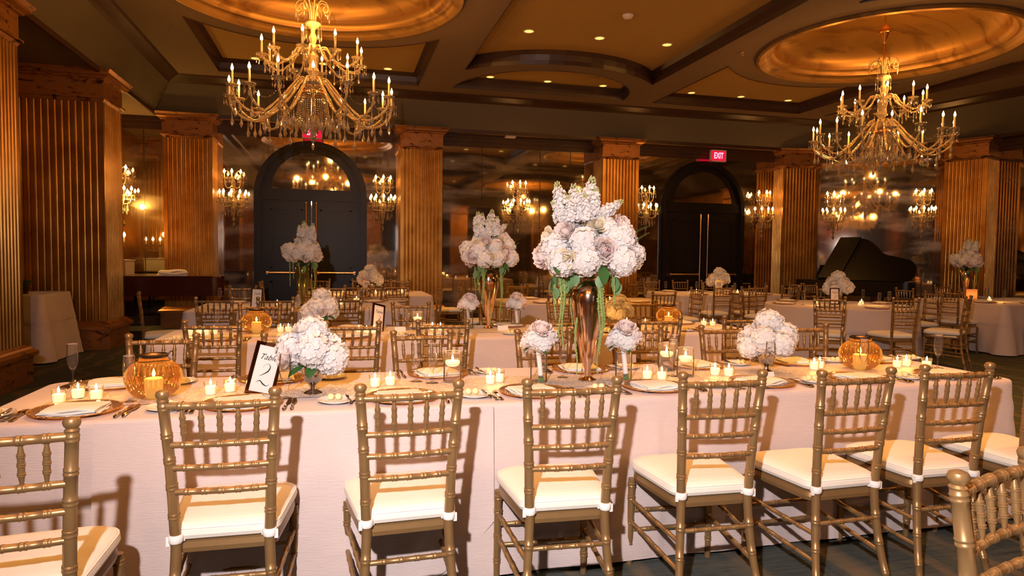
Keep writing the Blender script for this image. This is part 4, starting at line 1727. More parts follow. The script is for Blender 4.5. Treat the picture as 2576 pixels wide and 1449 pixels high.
def lantern():
    L = thing('amber_lantern', '', 'candle lantern')
    g = MB()
    prof = [(.045, .0), (.05, .006), (.078, .022), (.100, .050), (.111, .082), (.112, .098), (.106, .124), (.088, .150), (.066, .166), (.056, .172), (.055, .190)]
    n = 108
    P, F = [], []
    for r, z in prof:
        amp = .045 if .01 < z < .165 else 0
        for k in range(n):
            a = 2 * PI * k / n
            q = r * (1 + amp * math.cos(36 * a))
            P.append((q * math.cos(a), q * math.sin(a), z))
    for i in range(len(prof) - 1):
        for k in range(n):
            k2 = (k + 1) % n
            F.append((i * n + k, i * n + k2, (i + 1) * n + k2, (i + 1) * n + k))
    F.append(tuple(range(n)))
    g.add(P, F)
    g.build('ribbed_globe', M['amber'], L)
    r = MB()
    r.lathe([(.057, .184), (.060, .188), (.060, .196), (.056, .198), (.052, .194), (.054, .186)], 28, closed=True)
    r.build('metal_rim', M['iron'], L)
    h = MB()
    for s in (-1, 1):
        h.tube(lerp_path([(s * .058, 0, .19), (s * .070, 0, .205), (s * .078, 0, .198), (s * .076, 0, .182)], 4), .0025, 6)
    P = [(.066 * math.cos(t), .066 * math.sin(t) - .0, .172 + .002 * math.sin(3 * t)) for t in [PI * i / 12 for i in range(-12, 13)]]
    h.tube(P, .0018, 5)
    h.build('wire_handle', M['iron'], L)
    c = MB()
    c.lathe([(.001, .008), (.030, .008), (.036, .03), (.038, .088), (.034, .092), (0, .090)], 24, closed=True)
    c.build('pillar_candle', M['wax'], L)
    f = MB()
    flame(f, 0, 0, .094, 1.4)
    f.build('candle_flame', M['flame'], L)
    return L


LAN = lantern()
fl_ = [True]
for x, y, s in ((-.79, 3.22, 'on the left half of the front table'), (2.95, 3.28, 'on the right half of the front table'), (-.65, 5.74, 'on the left half of the second table'), (3.03, 5.80, 'on the right half of the second table')):
    put(LAN, fl_, (x, y, ZT1), .4, 'ribbed amber glass lantern, lit, ' + s, 'amber candle lanterns')
    lamp('candle_light', 'POINT', (x, y, ZT1 + .135), VOT_W * 2.2, WARM, .008)


def floating():
    c = thing('floating_candle_vase', '', 'candle')
    g = MB()
    g.lathe([(.001, 0), (.046, 0), (.046, .155), (.0445, .155), (.0445, .006), (.001, .006)], 28, closed=True)
    g.build('glass_cylinder', M['glass'], c)
    wt = MB()
    wt.lathe([(.001, .007), (.044, .007), (.044, .096), (0, .096)], 24)
    wt.build('water', M['water'], c)
    cn = MB()
    cn.lathe([(0, .080), (.026, .082), (.036, .094), (.038, .106), (.034, .110), (.004, .107), (0, .106)], 24)
    cn.build('floating_candle', M['wax'], c)
    f = MB()
    flame(f, 0, 0, .110, 1.1)
    f.build('candle_flame', M['flame'], c)
    r = MB()
    P = [(.0453 * math.cos(2 * PI * k / 32), .0453 * math.sin(2 * PI * k / 32), .155) for k in range(33)]
    r.tube(P, .0012, 4, False)
    r.build('glass_rim', M['rimglint'], c)
    return c


FLO = floating()
ff = [True]
for x, y, s in ((.555, 3.36, 'left half of the front table, beside two flutes'), (1.82, 3.28, 'right half of the front table, in front'), (1.80, 3.46, 'right half of the front table, behind the other'), (.65, 5.80, 'second table, beside a flute')):
    put(FLO, ff, (x, y, ZT1), 0, 'floating candle in glass cylinder, ' + s, 'floating candles in cylinder vases')
    lamp('candle_light', 'POINT', (x, y, ZT1 + .135), VOT_W, WARM, .008)

# ------------------------------------------------------------------ flowers
def petal(mb, base, dirn, nrm, L, W, cup=.3, ruf=0, nu=2, nv=2, tipw=.75, rnd=None):
    """a small cupped petal: starts at base, runs along dirn, face normal nrm"""
    d = Vector(dirn).normalized()
    n = Vector(nrm)
    n = (n - d * n.dot(d)).normalized()
    s = d.cross(n)
    base = Vector(base)
    ph = (rnd.random() * 6.28) if rnd else 0

    def g(u, v):
        v2 = math.sin(v * PI / 2) ** .9
        w_ = W * math.sqrt(max(.03, 1 - ((v2 - .54) / .54) ** 2))
        a = (u - .5) * 2
        lift = cup * L * (v2 ** 1.6) - cup * .5 * W * (1 - a * a) * v2
        r_ = ruf * L * math.sin(a * 5 + ph) * v2
        return base + d * (L * v2) + s * (a * w_ * .5) + n * (lift + r_)
    mb.grid(g, nu, nv)


def fib(n, i, zmin=-1):
    z = 1 - (1 - zmin) * (i + .5) / n
    r = math.sqrt(max(0, 1 - z * z))
    a = i * 2.399963
    return Vector((r * math.cos(a), r * math.sin(a), z))


def hydrangea_mesh(seed, R=.075, n=95, nu=2):
    rnd = random.Random(seed)
    m = MB()
    m.ball((0, 0, 0), R * .90, 14, 9)
    for i in range(n):
        d = fib(n, i, -.75)
        d = (d + Vector((rnd.uniform(-.08, .08), rnd.uniform(-.08, .08), rnd.uniform(-.08, .08)))).normalized()
        c = d * R * rnd.uniform(.88, 1.06) * (1 + .05 * math.sin(i))
        t = d.orthogonal().normalized()
        b = d.cross(t)
        a0 = rnd.random() * 6
        s = rnd.uniform(.0125, .0175)
        tl = Vector((rnd.uniform(-.3, .3), rnd.uniform(-.3, .3), rnd.uniform(-.3, .3)))
        dn = (d + tl).normalized()
        for k in range(4):
            a = a0 + PI / 2 * k
            u = t * math.cos(a) + b * math.sin(a)
            petal(m, c, u, dn, s, s * 1.12, rnd.uniform(.0, .5), .09, 2, 4, .84, rnd)
    return m


def peony_mesh(seed, R=.062):
    rnd = random.Random(seed)
    m = MB()
    m.ball((0, 0, .020), .026, 10, 7)
    for ring, (n, tilt, L, W, rr) in enumerate(((7, 1.45, R * 1.0, .050, .006), (8, 1.15, R * .98, .046, .008), (9, .9, R * .92, .042, .010), (10, .65, R * .85, .036, .012), (10, .42, R * .80, .030, .010), (8, .2, R * .72, .024, .006), (5, .08, R * .66, .02, .002))):
        for k in range(n):
            a = 2 * PI * (k + rnd.uniform(-.25, .25)) / n + ring * .7
            t = tilt + rnd.uniform(-.12, .12)
            o = Vector((math.cos(a), math.sin(a), 0))
            d = o * math.sin(t) + Vector((0, 0, math.cos(t)))
            nr = -o * math.cos(t) + Vector((0, 0, math.sin(t)))
            petal(m, o * rr, d, nr, L * rnd.uniform(.9, 1.1), W * rnd.uniform(.9, 1.2), .42, .06, 4, 4, .78, rnd)
    return m


def rose_mesh(seed, R=.04):
    rnd = random.Random(seed)
    m = MB()
    for i in range(20):
        t = i / 19
        a = i * 2.2
        tilt = .05 + 1.05 * t ** 1.4
        o = Vector((math.cos(a), math.sin(a), 0))
        d = o * math.sin(tilt) + Vector((0, 0, math.cos(tilt)))
        nr = -o * math.cos(tilt) + Vector((0, 0, math.sin(tilt)))
        petal(m, o * (.002 + .012 * t) + Vector((0, 0, -.01 * t)), d, nr, R * (.82 + .25 * t), .024 + .024 * t, .5 - .45 * t, .02, 4, 4, .74, rnd)
    return m


def stock_mesh(seed, H=.19, R=.050):
    """spire of small double blossoms with green buds at the tip"""
    rnd = random.Random(seed)
    m = MB()
    m.cur = 0
    n = 54
    m.lathe([(.001, -.02), (.026, 0), (.030, .06), (.018, .13), (.004, .165)], 8)
    for i in range(n):
        t = i / n
        z = t * H * .86
        a = i * 2.4
        r = R * (1.0 - .55 * t ** 2.2)
        o = Vector((math.cos(a), math.sin(a), .25 + t * .6)).normalized()
        c = Vector((r * .62 * math.cos(a), r * .62 * math.sin(a), z))
        s = .025 * (1 - .5 * t) * rnd.uniform(.8, 1.2)
        c = c * 1.0 + Vector((rnd.uniform(-.006, .006), rnd.uniform(-.006, .006), rnd.uniform(-.004, .004)))
        for k in range(6):
            b = o.orthogonal().normalized()
            e = o.cross(b)
            q = 2 * PI * k / 6 + i
            u = (b * math.cos(q) + e * math.sin(q)) + o * rnd.uniform(-.25, .55)
            petal(m, c, u, o, s, s * 1.0, rnd.uniform(.1, .6), .13, 2, 4, .84, rnd)
    for i in range(22):
        t = i / 22
        a = i * 2.4
        z = H * (.78 + .26 * t)
        r = .024 * (1 - t * .6)
        m.cur = 1 if i > 8 else 0
        m.ball((r * math.cos(a), r * math.sin(a), z), (.0045, .0045, .007), 6, 4)
    m.cur = 1
    m.tube([(0, 0, -.03), (0, 0, H)], .003, 5)
    return m


HYD = [hydrangea_mesh(11 + k, .075, 165).mesh('hydrangea_bloom', M['white_petal']) for k in range(2)]
PEO = [peony_mesh(21 + k).mesh('peony_bloom', M['pink_petal']) for k in range(2)]
PEOW = peony_mesh(31).mesh('peony_bloom', M['white_petal'])
ROS = rose_mesh(41).mesh('rose_bloom', M['cream_petal'])
STO = [stock_mesh(51 + k).mesh('stock_spire', [M['white_petal'], M['bud']]) for k in range(2)]
STAM = MB()
_r = random.Random(9)
for _k in range(26):
    _a, _q = _r.random() * 6.28, _r.random() * .014
    STAM.tube([(0, 0, .03), (_q * math.cos(_a), _q * math.sin(_a), .052 + _r.random() * .006)], .0012, 4)
STAM = STAM.mesh('stamens', M['magenta'])


def leaf_mesh(L, W, mat, fold=.15):
    m = MB()
    m.grid(lambda u, v: ((u - .5) * W * math.sin(PI * (v * .92 + .04)) ** .8, L * v, -L * .25 * v * v + fold * abs(u - .5) * W), 4, 8)
    return m.mesh('leaf', mat)


LEAF = leaf_mesh(.10, .05, M['leaf'])
EUC = leaf_mesh(.075, .055, M['euc'])


def qrot(d, spin=0):
    return Vector(d).to_track_quat('Z', 'Y').to_matrix().to_3x3() @ Matrix.Rotation(spin, 3, 'Z')


def place(name, me, parent, loc, d, spin=0, s=1.0):
    o = link(name, me, parent)
    o.matrix_local = Matrix.Translation(loc) @ qrot(d, spin).to_4x4() @ Matrix.Scale(s, 4)
    return o


def strand(mb, x, y, z0, L, rnd, r=.010):
    n = int(L / .012)
    for i in range(n):
        t = i / n
        px = x + .006 * math.sin(i * .25 + x * 50)
        py = y + .006 * math.cos(i * .2)
        rr = r * (1 - .6 * t) * rnd.uniform(.7, 1.1)
        mb.ball((px, py, z0 - i * .012), (rr * .62, rr * .62, .011), 6, 4)
        for k in range(6):
            a = rnd.random() * 6.28
            q = rnd.uniform(.5, 1.05)
            b_ = rr * rnd.uniform(.22, .36)
            mb.ball((px + rr * q * math.cos(a), py + rr * q * math.sin(a), z0 - i * .012 + rnd.uniform(-.006, .006)), (b_, b_, b_ * 1.2), 5, 3)


def tall_arrangement(zb):
    """flowers for the tall vases; z measured from the table top"""
    A = thing('flower_arrangement', '', 'flowers')
    rnd = random.Random(77)
    K = 3.48 / 1690

    def L(cx_, cy_, dep):
        px, py = 1260 + cx_ / 4.83, 420 + cy_ / 4.83
        return Vector(((px - 1478) * K, -dep, (955 - py) * K))
    core = Vector((0, 0, .66))
    items = [('h', 640, 960, .05, 1.05), ('h', 960, 890, .10, 1.0), ('h', 980, 1110, .12, 1.05), ('h', 1400, 870, .06, 1.1), ('h', 1420, 1110, .10, 1.05), ('h', 1250, 760, .05, .9), ('h', 700, 1130, .10, 1.0), ('h', 1560, 1050, .04, .85), ('h', 800, 760, .0, .9),
             ('p', 725, 770, .11, 1.0), ('p', 1450, 670, .07, .95), ('p', 455, 1085, .05, 1.05), ('s', 1200, 1000, .15, 1.12),
             ('r', 535, 815, .07, 1.0), ('r', 1120, 700, .11, 1.15), ('r', 745, 1085, .165, 1.15), ('r', 1585, 1130, .08, 1.15)]
    for k, (t, cx_, cy_, dep, s) in enumerate(items):
        p = L(cx_, cy_, dep)
        d = (p - core)
        d.y -= .10
        d = d.normalized()
        me = {'h': HYD[k % 2], 'p': PEO[k % 2], 's': PEO[0], 'r': ROS}[t]
        nm = {'h': 'hydrangea_bloom', 'p': 'peony_bloom', 's': 'peony_bloom', 'r': 'rose_bloom'}[t]
        off = {'h': .0, 'p': .04, 's': .035, 'r': .012}[t]
        o = place(nm, me, A, p - d * off, d, k * 1.3, s)
        if t == 'h' and k == 0:
            o['label'] = 'round white hydrangea head'
        if t == 's':
            link('stamens', STAM, o)
            o['label'] = 'blush peony with magenta stamens'
    # rear half, so it reads round from the side
    for k in range(11):
        a = PI * (.05 + .9 * k / 10)
        p = Vector((.20 * math.cos(a), .16 * math.sin(a), .60 + .05 * (k % 3)))
        place('hydrangea_bloom' if k % 3 else 'peony_bloom', HYD[k % 2] if k % 3 else PEO[1], A, p - (Vector((0, 0, 0)) if k % 3 else (p - core).normalized() * .03), (p - core).normalized(), k)
    for k, (c0, c1, dep, s, ln) in enumerate((((720, 640), (640, 180), .04, 1.0, 1), ((860, 640), (850, 190), .0, 1.1, 1), ((980, 620), (1075, 110), .03, 1.15, 1), ((1130, 600), (1430, 400), .06, .85, 1), ((760, 660), (575, 420), .06, .75, 1), ((900, 640), (900, 250), .07, .85, 1), ((1060, 600), (1110, 250), .08, .85, 1), ((820, 560), (740, 270), -.05, 1.0, 1), ((960, 560), (980, 230), -.06, 1.0, 1), ((1010, 640), (960, 330), .10, .75, 1), ((820, 650), (760, 350), .10, .8, 1))):
        p0, p1 = L(*c0, dep), L(*c1, dep)
        d = p1 - p0
        place('stock_spire', STO[k % 2], A, p0, d, k, d.length / .20)
    for k, (cx_, cy_, dep, d, s) in enumerate(((900, 800, .09, (1, -.5, .3), 1.2), (1560, 930, .06, (.6, -.3, .8), 1), (620, 1170, .12, (.2, -1, -.4), .8), (850, 560, .02, (-.5, -.6, .6), 1), (1180, 1190, .12, (0, -.8, -.6), 1.1), (1590, 790, .05, (.5, -.5, .5), .9))):
        p = L(cx_, cy_, dep)
        M3 = Vector(d).to_track_quat('Y', 'Z').to_matrix().to_4x4()
        o = link('leaf', LEAF, A)
        o.matrix_local = Matrix.Translation(p) @ M3 @ Matrix.Scale(s, 4)
    # hanging leaves and amaranthus
    def L2(cx_, cy_, dep):
        px, py = 1280 + cx_ / 4.83, 680 + cy_ / 4.83
        return Vector(((px - 1478) * K, -dep, (955 - py) * K))
    for k, (cx_, cy_, dep) in enumerate(((500, 60, .06), (560, -10, .07), (640, 20, .06), (500, 110, .05), (660, 110, .07), (1080, -40, .10), (1070, 30, .11), (1260, 50, .05), (1240, -20, .05), (740, 60, .0), (780, 0, .03), (1180, -20, -.02), (700, 150, -.03), (1290, 110, .02), (540, 190, .06))):
        p = L2(cx_, cy_, dep)
        d = Vector((rnd.uniform(-.35, .35), rnd.uniform(-.3, .1), -1))
        M3 = d.to_track_quat('Y', 'Z').to_matrix().to_4x4() @ Matrix.Rotation(rnd.uniform(-.6, .6), 4, 'Y')
        o = link('hanging_leaf', EUC, A)
        o.matrix_local = Matrix.Translation(p) @ M3 @ Matrix.Scale(rnd.uniform(.75, 1.05), 4)
    for k, (cx_, cy0, cy1, dep, r) in enumerate(((600, 20, 830, .08, .013), (635, 40, 950, .08, .013), (1080, 30, 1000, .11, .013), (1055, 60, 1230, .11, .010), (1105, 50, 760, .10, .012), (795, 560, 1250, .09, .010), (770, 80, 700, -.09, .011), (540, 170, 600, .06, .009), (1240, 60, 480, .05, .010), (900, 0, 560, -.14, .011), (1150, 0, 760, -.12, .012))):
        p0, p1 = L2(cx_, cy0, dep), L2(cx_, cy1, dep)
        m = MB()
        strand(m, p0.x, p0.y, p0.z, p0.z - p1.z, rnd, r)
        m.build('amaranthus_strand', M['amar'], A)
    fo = MB()
    fo.ball((0, 0, .64), (.12, .10, .085), 14, 8)
    fo.tube([(0, 0, .55), (0, 0, .62)], .016, 8)
    fo.build('foliage_base', M['leaf'], A)
    return A


def tall_vase(mat):
    v = thing('tall_vase', '', 'vase')
    m = MB()
    m.lathe([(.001, .004), (.030, .004), (.046, .001), (.047, .004), (.030, .012), (.018, .022), (.017, .06), (.022, .075), (.040, .13), (.058, .22), (.078, .33), (.0875, .40), (.0885, .44), (.082, .475), (.060, .50), (.038, .512), (.034, .522), (.040, .530), (.034, .540), (.030, .552), (.048, .568), (.062, .585), (.058, .586), (.026, .553), (.001, .545)], 40, closed=True)
    m.build('vase_body', mat, v)
    return v


VC = tall_vase(M['copper'])
ARR = tall_arrangement(0)
VC.location = (1.25, 3.27, ZT1 + .002)
VC['label'] = 'tall rose gold mirrored glass vase in the middle of the front table'
VC['group'] = 'tall vases with flowers'
ARR.location = (1.25, 3.27, ZT1)
ARR.rotation_euler = (0, 0, -.25)
ARR['label'] = 'big white and blush arrangement of hydrangeas, peonies, roses and stock on the front table'
ARR['group'] = 'tall flower arrangements'
dup(VC, (1.28, 5.82, ZT1 + .002), .5, 'tall rose gold mirrored glass vase in the middle of the second table')
dup(ARR, (1.28, 5.82, ZT1), .55, 'blush and white flower arrangement in the tall vase of the second table')

# ------------------------------------------------------------------ low flowers, bouquets, table numbers
def low_arrangement(seed, s=1.0, mats=None):
    A = thing('flower_bowl', '', 'flowers')
    g = MB()
    g.lathe([(.001, .003), (.030, .003), (.036, 0), (.0365, .004), (.026, .010), (.012, .018), (.010, .030), (.016, .038), (.034, .054), (.044, .078), (.047, .105), (.046, .112), (.043, .110), (.040, .08), (.001, .06)], 28, closed=True)
    g.build('goblet', M['goblet'], A)
    rnd = random.Random(seed)
    c = Vector((0, 0, .15))
    spots = [(-.075, -.01, .185, 'h', 1.0), (.070, -.03, .145, 'h', 1.02), (.0, -.055, .185, 'h', 1.05), (.02, .06, .17, 'h', 1.0), (-.06, .055, .15, 'h', .95), (-.005, -.005, .245, 'h', 1.0), (.085, .02, .195, 'p', 1.0), (-.10, -.045, .16, 'p', .95), (-.035, -.03, .27, 'p', .85), (.085, .04, .13, 'h', .85)]
    for k, (x, y, z, t, q) in enumerate(spots):
        p = Vector((x, y, z))
        d = (p - c) + Vector((0, 0, .03))
        me = HYD[k % 2] if t == 'h' else (PEO[0] if k % 2 else PEOW)
        place('hydrangea_bloom' if t == 'h' else 'peony_bloom', me, A, p if t == 'h' else p - d.normalized() * .02, d, k * 1.7 + seed, q * .85)
    for k in range(2):
        a = rnd.random() * 6.28
        M3 = Vector((math.cos(a), math.sin(a), -.2)).to_track_quat('Y', 'Z').to_matrix().to_4x4()
        o = link('leaf', LEAF, A)
        o.matrix_local = Matrix.Translation((.04 * math.cos(a), .04 * math.sin(a), .12)) @ M3 @ Matrix.Scale(.85, 4)
    return A


LOW = low_arrangement(5)
fa_ = [True]
G_LOW = 'low flower bowls'
put(LOW, fa_, (-.12, 3.20, ZT1), 0, 'white hydrangea and blush peony mound in a silver goblet, left half of front table', G_LOW).scale = (1.15,) * 3
put(LOW, fa_, (2.34, 3.30, ZT1), 2.6, 'white hydrangea and blush peony mound in a silver goblet, right half of front table', G_LOW).scale = (1.15,) * 3
put(LOW, fa_, (-.15, 5.80, ZT1), 1.1, 'cream hydrangea mound with one green leaf, left half of second table', G_LOW).scale = (1.15,) * 3
put(LOW, fa_, (2.50, 5.75, ZT1), 4.0, 'candlelit amber-looking hydrangea mound, right half of second table', G_LOW).scale = (1.0,) * 3


def bouquet(seed):
    B = thing('hand_bouquet', '', 'bouquet')
    st = MB()
    st.tube(lerp_path([(-.006, 0, .195), (-.002, 0, .15), (.006, 0, .09), (.012, 0, .035)], 4), .0125, 10)
    st.build('ribbon_wrap', M['strap'], B)
    g = MB()
    for k in range(7):
        a = 2 * PI * k / 7
        g.tube([(.012 + .008 * math.cos(a), .008 * math.sin(a), .038), (.016 + .012 * math.cos(a), .012 * math.sin(a), .007)], .004, 6)
    g.build('cut_stems', M['stem'], B)
    c = Vector((0, 0, .21))
    for k, (x, y, z, t, q) in enumerate(((-.045, -.02, .24, 0, 1.05), (.042, -.03, .245, 1, 1.1), (.0, .035, .26, 0, 1.05), (-.01, -.045, .285, 1, .95), (.065, .01, .225, 0, .95), (-.065, .02, .215, 1, .95), (.0, -.06, .21, 0, .95))):
        p = Vector((x, y, z))
        d = p - c + Vector((0, 0, .02))
        if t == 0:
            place('hydrangea_bloom', HYD[k % 2], B, p - d.normalized() * .018, d, k + seed, q * .62)
        else:
            place('peony_bloom', PEO[seed % 2], B, p - d.normalized() * .032, d, k + seed, q)
    for k in range(4):
        a = PI / 2 * k + .5 + seed
        M3 = Vector((math.cos(a), math.sin(a), -.35)).to_track_quat('Y', 'Z').to_matrix().to_4x4()
        o = link('leaf', LEAF, B)
        o.matrix_local = Matrix.Translation((.015 * math.cos(a), .015 * math.sin(a), .20)) @ M3 @ Matrix.Scale(.8, 4)
    return B


def glass_holder():
    g = thing('glass_cylinder_holder', '', 'glass vase')
    m = MB()
    m.lathe([(.001, 0), (.043, 0), (.043, .150), (.0418, .150), (.0418, .005), (.001, .005)], 28, closed=True)
    m.build('cylinder', M['glass'], g)
    r = MB()
    P = [(.0424 * math.cos(2 * PI * k / 32), .0424 * math.sin(2 * PI * k / 32), .150) for k in range(33)]
    r.tube(P, .0012, 4, False)
    r.build('glass_rim', M['rimglint'], g)
    wt = MB()
    wt.lathe([(.001, .006), (.0412, .006), (.0412, .034), (0, .034)], 24)
    wt.build('water', M['water'], g)
    return g


BQ, GH = bouquet(1), glass_holder()
fb, fg = [True], [True]
for x, y, rz, s in ((.985, 3.27, .2, 'left of the tall vase on the front table'), (1.44, 3.24, .0, 'right of the tall vase on the front table'), (1.10, 5.83, .4, 'left of the tall vase on the second table'), (1.56, 5.92, .1, 'right of the tall vase on the second table')):
    put(GH, fg, (x, y, ZT1), 0, 'clear glass cylinder holding a bouquet, ' + s, 'glass cylinders holding bouquets')
    put(BQ, fb, (x, y, ZT1), rz, 'white and blush peony bouquet, wrapped stems, ' + s, 'hand bouquets standing in glasses')


def stroke(mb, P, wid, z=.0006):
    """calligraphic stroke in the xy plane"""
    P = lerp_path([(x, y, 0) for x, y in P], 8)
    n = len(P)
    a_, b_ = [], []
    for i, p in enumerate(P):
        t = (P[min(i + 1, n - 1)] - P[max(i - 1, 0)]).normalized()
        nr = Vector((-t.y, t.x, 0))
        u = i / (n - 1)
        k = u * (len(wid) - 1)
        j = min(int(k), len(wid) - 2)
        w_ = wid[j] + (wid[j + 1] - wid[j]) * (k - j)
        a_.append((p + nr * w_ / 2 + Vector((0, 0, z))))
        b_.append((p - nr * w_ / 2 + Vector((0, 0, z))))
    mb.add(a_ + b_, [(i, i + 1, n + i + 1, n + i) for i in range(n - 1)])


TXT = text_mesh('Table', .036, 'table_word', 0.0, .45)
TXT.materials.clear()
TXT.materials.append(M['ink'])


def table_number(digit=True):
    """leaning mirrored frame holding a card; faces -y in local space"""
    T_ = thing('table_number_frame', '', 'table number')
    W_, H_ = .115, .225
    f = MB()
    for (cx_, cz, a, b) in ((-W_ / 2, H_ / 2, .015, H_ + .015), (W_ / 2, H_ / 2, .015, H_ + .015), (0, 0, W_, .015), (0, H_, W_, .015)):
        f.box((cx_, 0, cz), (a, .012, b))
    f.box((0, .005, H_ / 2), (W_, .003, H_))
    fo = f.build('frame', M['frame'], T_, smooth=False)
    c = MB().box((0, 0, H_ / 2), (W_ - .013, .003, H_ - .013)).build('card', M['card'], T_, smooth=False)
    link('word_table', TXT, c, (0, -.0025, H_ * .74), (PI / 2, 0, 0))
    if digit:
        d = MB()
        stroke(d, [(-.012, .012), (-.006, .028), (.010, .034), (.020, .022), (.014, .002), (-.006, -.016), (-.022, -.026)], [.0006, .0008, .0015, .004, .006, .003, .0006])
        stroke(d, [(-.028, -.055), (-.012, -.045), (.006, -.058), (.024, -.064), (.034, -.052)], [.0006, .004, .006, .0025, .0006])
        o = d.build('digit', M['ink'], c, smooth=False)
        o.location = (0, -.0022, H_ * .46)
        o.rotation_euler = (PI / 2, 0, 0)
        s_ = MB().box((0, .03, .07), (.03, .002, .14), Matrix.Rotation(.0, 3, 'X'))
    s_ = MB().tube([(0, .008, .16), (0, .07, .0)], .004, 6)
    s_.build('easel_strut', M['frame'], T_)
    return T_


TN = table_number()
TN.location = (-.355, 3.20, ZT1 + .008)
TN.rotation_euler = (-.10, .28, .32)
TN['label'] = 'tilted bronze frame with the card Table 2 on the front table, left of the flowers'
TN['group'] = 'framed table numbers'
k_ = dup(TN, (.30, 5.66, ZT1 + .008), .35, 'leaning framed table card on the second table, left of the floating candle')
k_.rotation_euler = (-.2, .25, .6)


def place_card():
    m = MB()
    m.add([(-.045, -.02, 0), (.045, -.02, 0), (.045, 0, .042), (-.045, 0, .042), (.045, .02, 0), (-.045, .02, 0)], [(0, 1, 2, 3), (3, 2, 4, 5)])
    return m.mesh('place_card', M['card'], False)


PC = place_card()
for x, y, rz, s in ((2.20, 3.10, .1, 'in front of the right flowers on the front table'), (.49, 5.66, 0, 'second table, left of the floating candle'), (1.37, 5.64, 0, 'second table, right of the tall vase')):
    single('place_card', PC, (x, y, ZT1), rz, 'small folded cream name card, ' + s, 'place card', 'folded name cards')

# ------------------------------------------------------------------ tables further back
LOW2 = None


def far_table(name, loop, label):
    return drape(loop, .760, 'tablecloth', label, 5, .06, .03, corners=.10)


def circle(cx_, cy_, r, n=90):
    return [(cx_ + r * math.cos(2 * PI * k / n), cy_ + r * math.sin(2 * PI * k / n)) for k in range(n)]


def far_set(x, y, rz, where, k):
    setting(x, y, rz, where, False, k)


far = []
drape(rr_loop(-1.66, 7.95, .78, 9.50, .07, .08), .760, 'tablecloth', 'blush cloth on the table behind the left end of the second table', 11, .05, .03, corners=.06)
drape(rr_loop(-.65, 10.75, 1.45, 12.25, .07, .08), .760, 'tablecloth', 'blush cloth on the table nearest the left arched door', 12, .05, .03, corners=.06)
drape(rr_loop(2.25, 8.75, 4.75, 10.0, .07, .08), .760, 'tablecloth', 'blush cloth on the table behind the middle of the second table', 13, .05, .03, corners=.06)
drape(rr_loop(5.75, 10.55, 7.95, 11.95, .07, .08), .760, 'tablecloth', 'blush cloth on the table before the right arched door', 14, .05, .03, corners=.06)
drape(circle(7.02, 8.25, 1.0), .760, 'tablecloth', 'blush cloth on the round table with the big pale flower mound', 15, .07, .03)
drape(rr_loop(9.62, 7.85, 12.0, 9.55, .07, .08), .760, 'tablecloth', 'long blush cloth on the table at the far right edge', 16, .07, .03, corners=.13)

# chairs round them (x, y of seat centre, facing angle, where)
G3 = 'chairs round the left background table'
G4 = 'chairs round the table by the left door'
G5 = 'chairs round the middle background table'
G6 = 'chairs round the table by the right door'
G7 = 'chairs round the round table'
G8 = 'chairs round the far right table'
for x, y, a, lab, g in (
        (-1.24, 7.62, 0, 'camera side of left background table, first from left', G3), (-.64, 7.55, 0, 'camera side of left background table, second from left', G3), (.05, 7.60, 0, 'camera side of left background table, third from left', G3),
        (-1.30, 9.72, PI, 'far side of left background table, first from left', G3), (-.1, 9.72, PI, 'far side of left background table, second from left', G3), (.45, 9.70, PI + .1, 'far side of left background table, third from left', G3),
        (-1.93, 8.35, -PI / 2 + .25, 'at left end of left background table, in profile', G3), (1.05, 8.9, PI / 2, 'at right end of left background table', G3),
        (-.35, 10.42, 0, 'camera side of table by left door, first from left', G4), (.25, 10.40, 0, 'camera side of table by left door, second from left', G4), (.85, 10.42, -.1, 'camera side of table by left door, third from left', G4),
        (-.35, 12.55, PI, 'far side of table by left door, first from left', G4), (.4, 12.6, PI, 'far side of table by left door, second from left', G4), (1.1, 12.5, PI, 'far side of table by left door, third from left', G4), (-.98, 11.5, -PI / 2, 'at left end of table by left door', G4), (1.80, 11.5, PI / 2, 'at right end of table by left door', G4),
        (2.75, 8.42, 0, 'camera side of middle background table, first from left', G5), (3.45, 8.42, 0, 'camera side of middle background table, second from left', G5), (4.2, 8.45, .05, 'camera side of middle background table, third from left', G5),
        (2.8, 10.3, PI, 'far side of middle background table, first from left', G5), (3.6, 10.3, PI, 'far side of middle background table, second from left', G5), (5.08, 9.3, PI / 2, 'at right end of middle background table, seen from its side', G5), (1.92, 9.4, -PI / 2, 'at left end of middle background table', G5),
        (6.2, 10.22, 0, 'camera side of table by right door, first from left', G6), (6.85, 10.20, 0, 'camera side of table by right door, second from left', G6), (7.5, 10.22, 0, 'camera side of table by right door, third from left', G6),
        (6.15, 12.28, PI, 'far side of table by right door, first from left', G6), (6.8, 12.3, PI, 'far side of table by right door, second from left', G6), (7.45, 12.28, PI, 'far side of table by right door, third from left', G6), (5.42, 11.3, -PI / 2, 'at left end of table by right door', G6), (8.28, 11.2, PI / 2, 'at right end of table by right door', G6),
        (5.98, 7.20, -.66, 'round table, back turned to the camera', G7), (6.72, 6.97, -.12, 'round table, nearest the camera on its right', G7), (7.75, 7.15, .55, 'round table, right front, facing left', G7), (8.28, 8.1, 1.45, 'round table, at its right', G7), (5.72, 8.45, -1.75, 'round table, at its left', G7), (6.6, 9.5, PI + .3, 'round table, behind the flowers on the left', G7), (7.8, 9.35, PI - .5, 'round table, behind the flowers on the right', G7),
        (9.28, 8.35, -PI / 2 + .15, 'far right table, facing right at its left end', G8), (9.28, 9.12, -PI / 2, 'far right table, second along its left end', G8), (10.1, 7.55, 0, 'far right table, camera side, at the photo edge', G8), (11.0, 9.98, PI, 'far right table, far side, beyond the tall vase', G8), (8.75, 10.75, PI + .2, 'standing alone in front of the black piano', G8)):
    put_chair(x, y, a, 'gold chiavari chair, ' + lab, g, True)

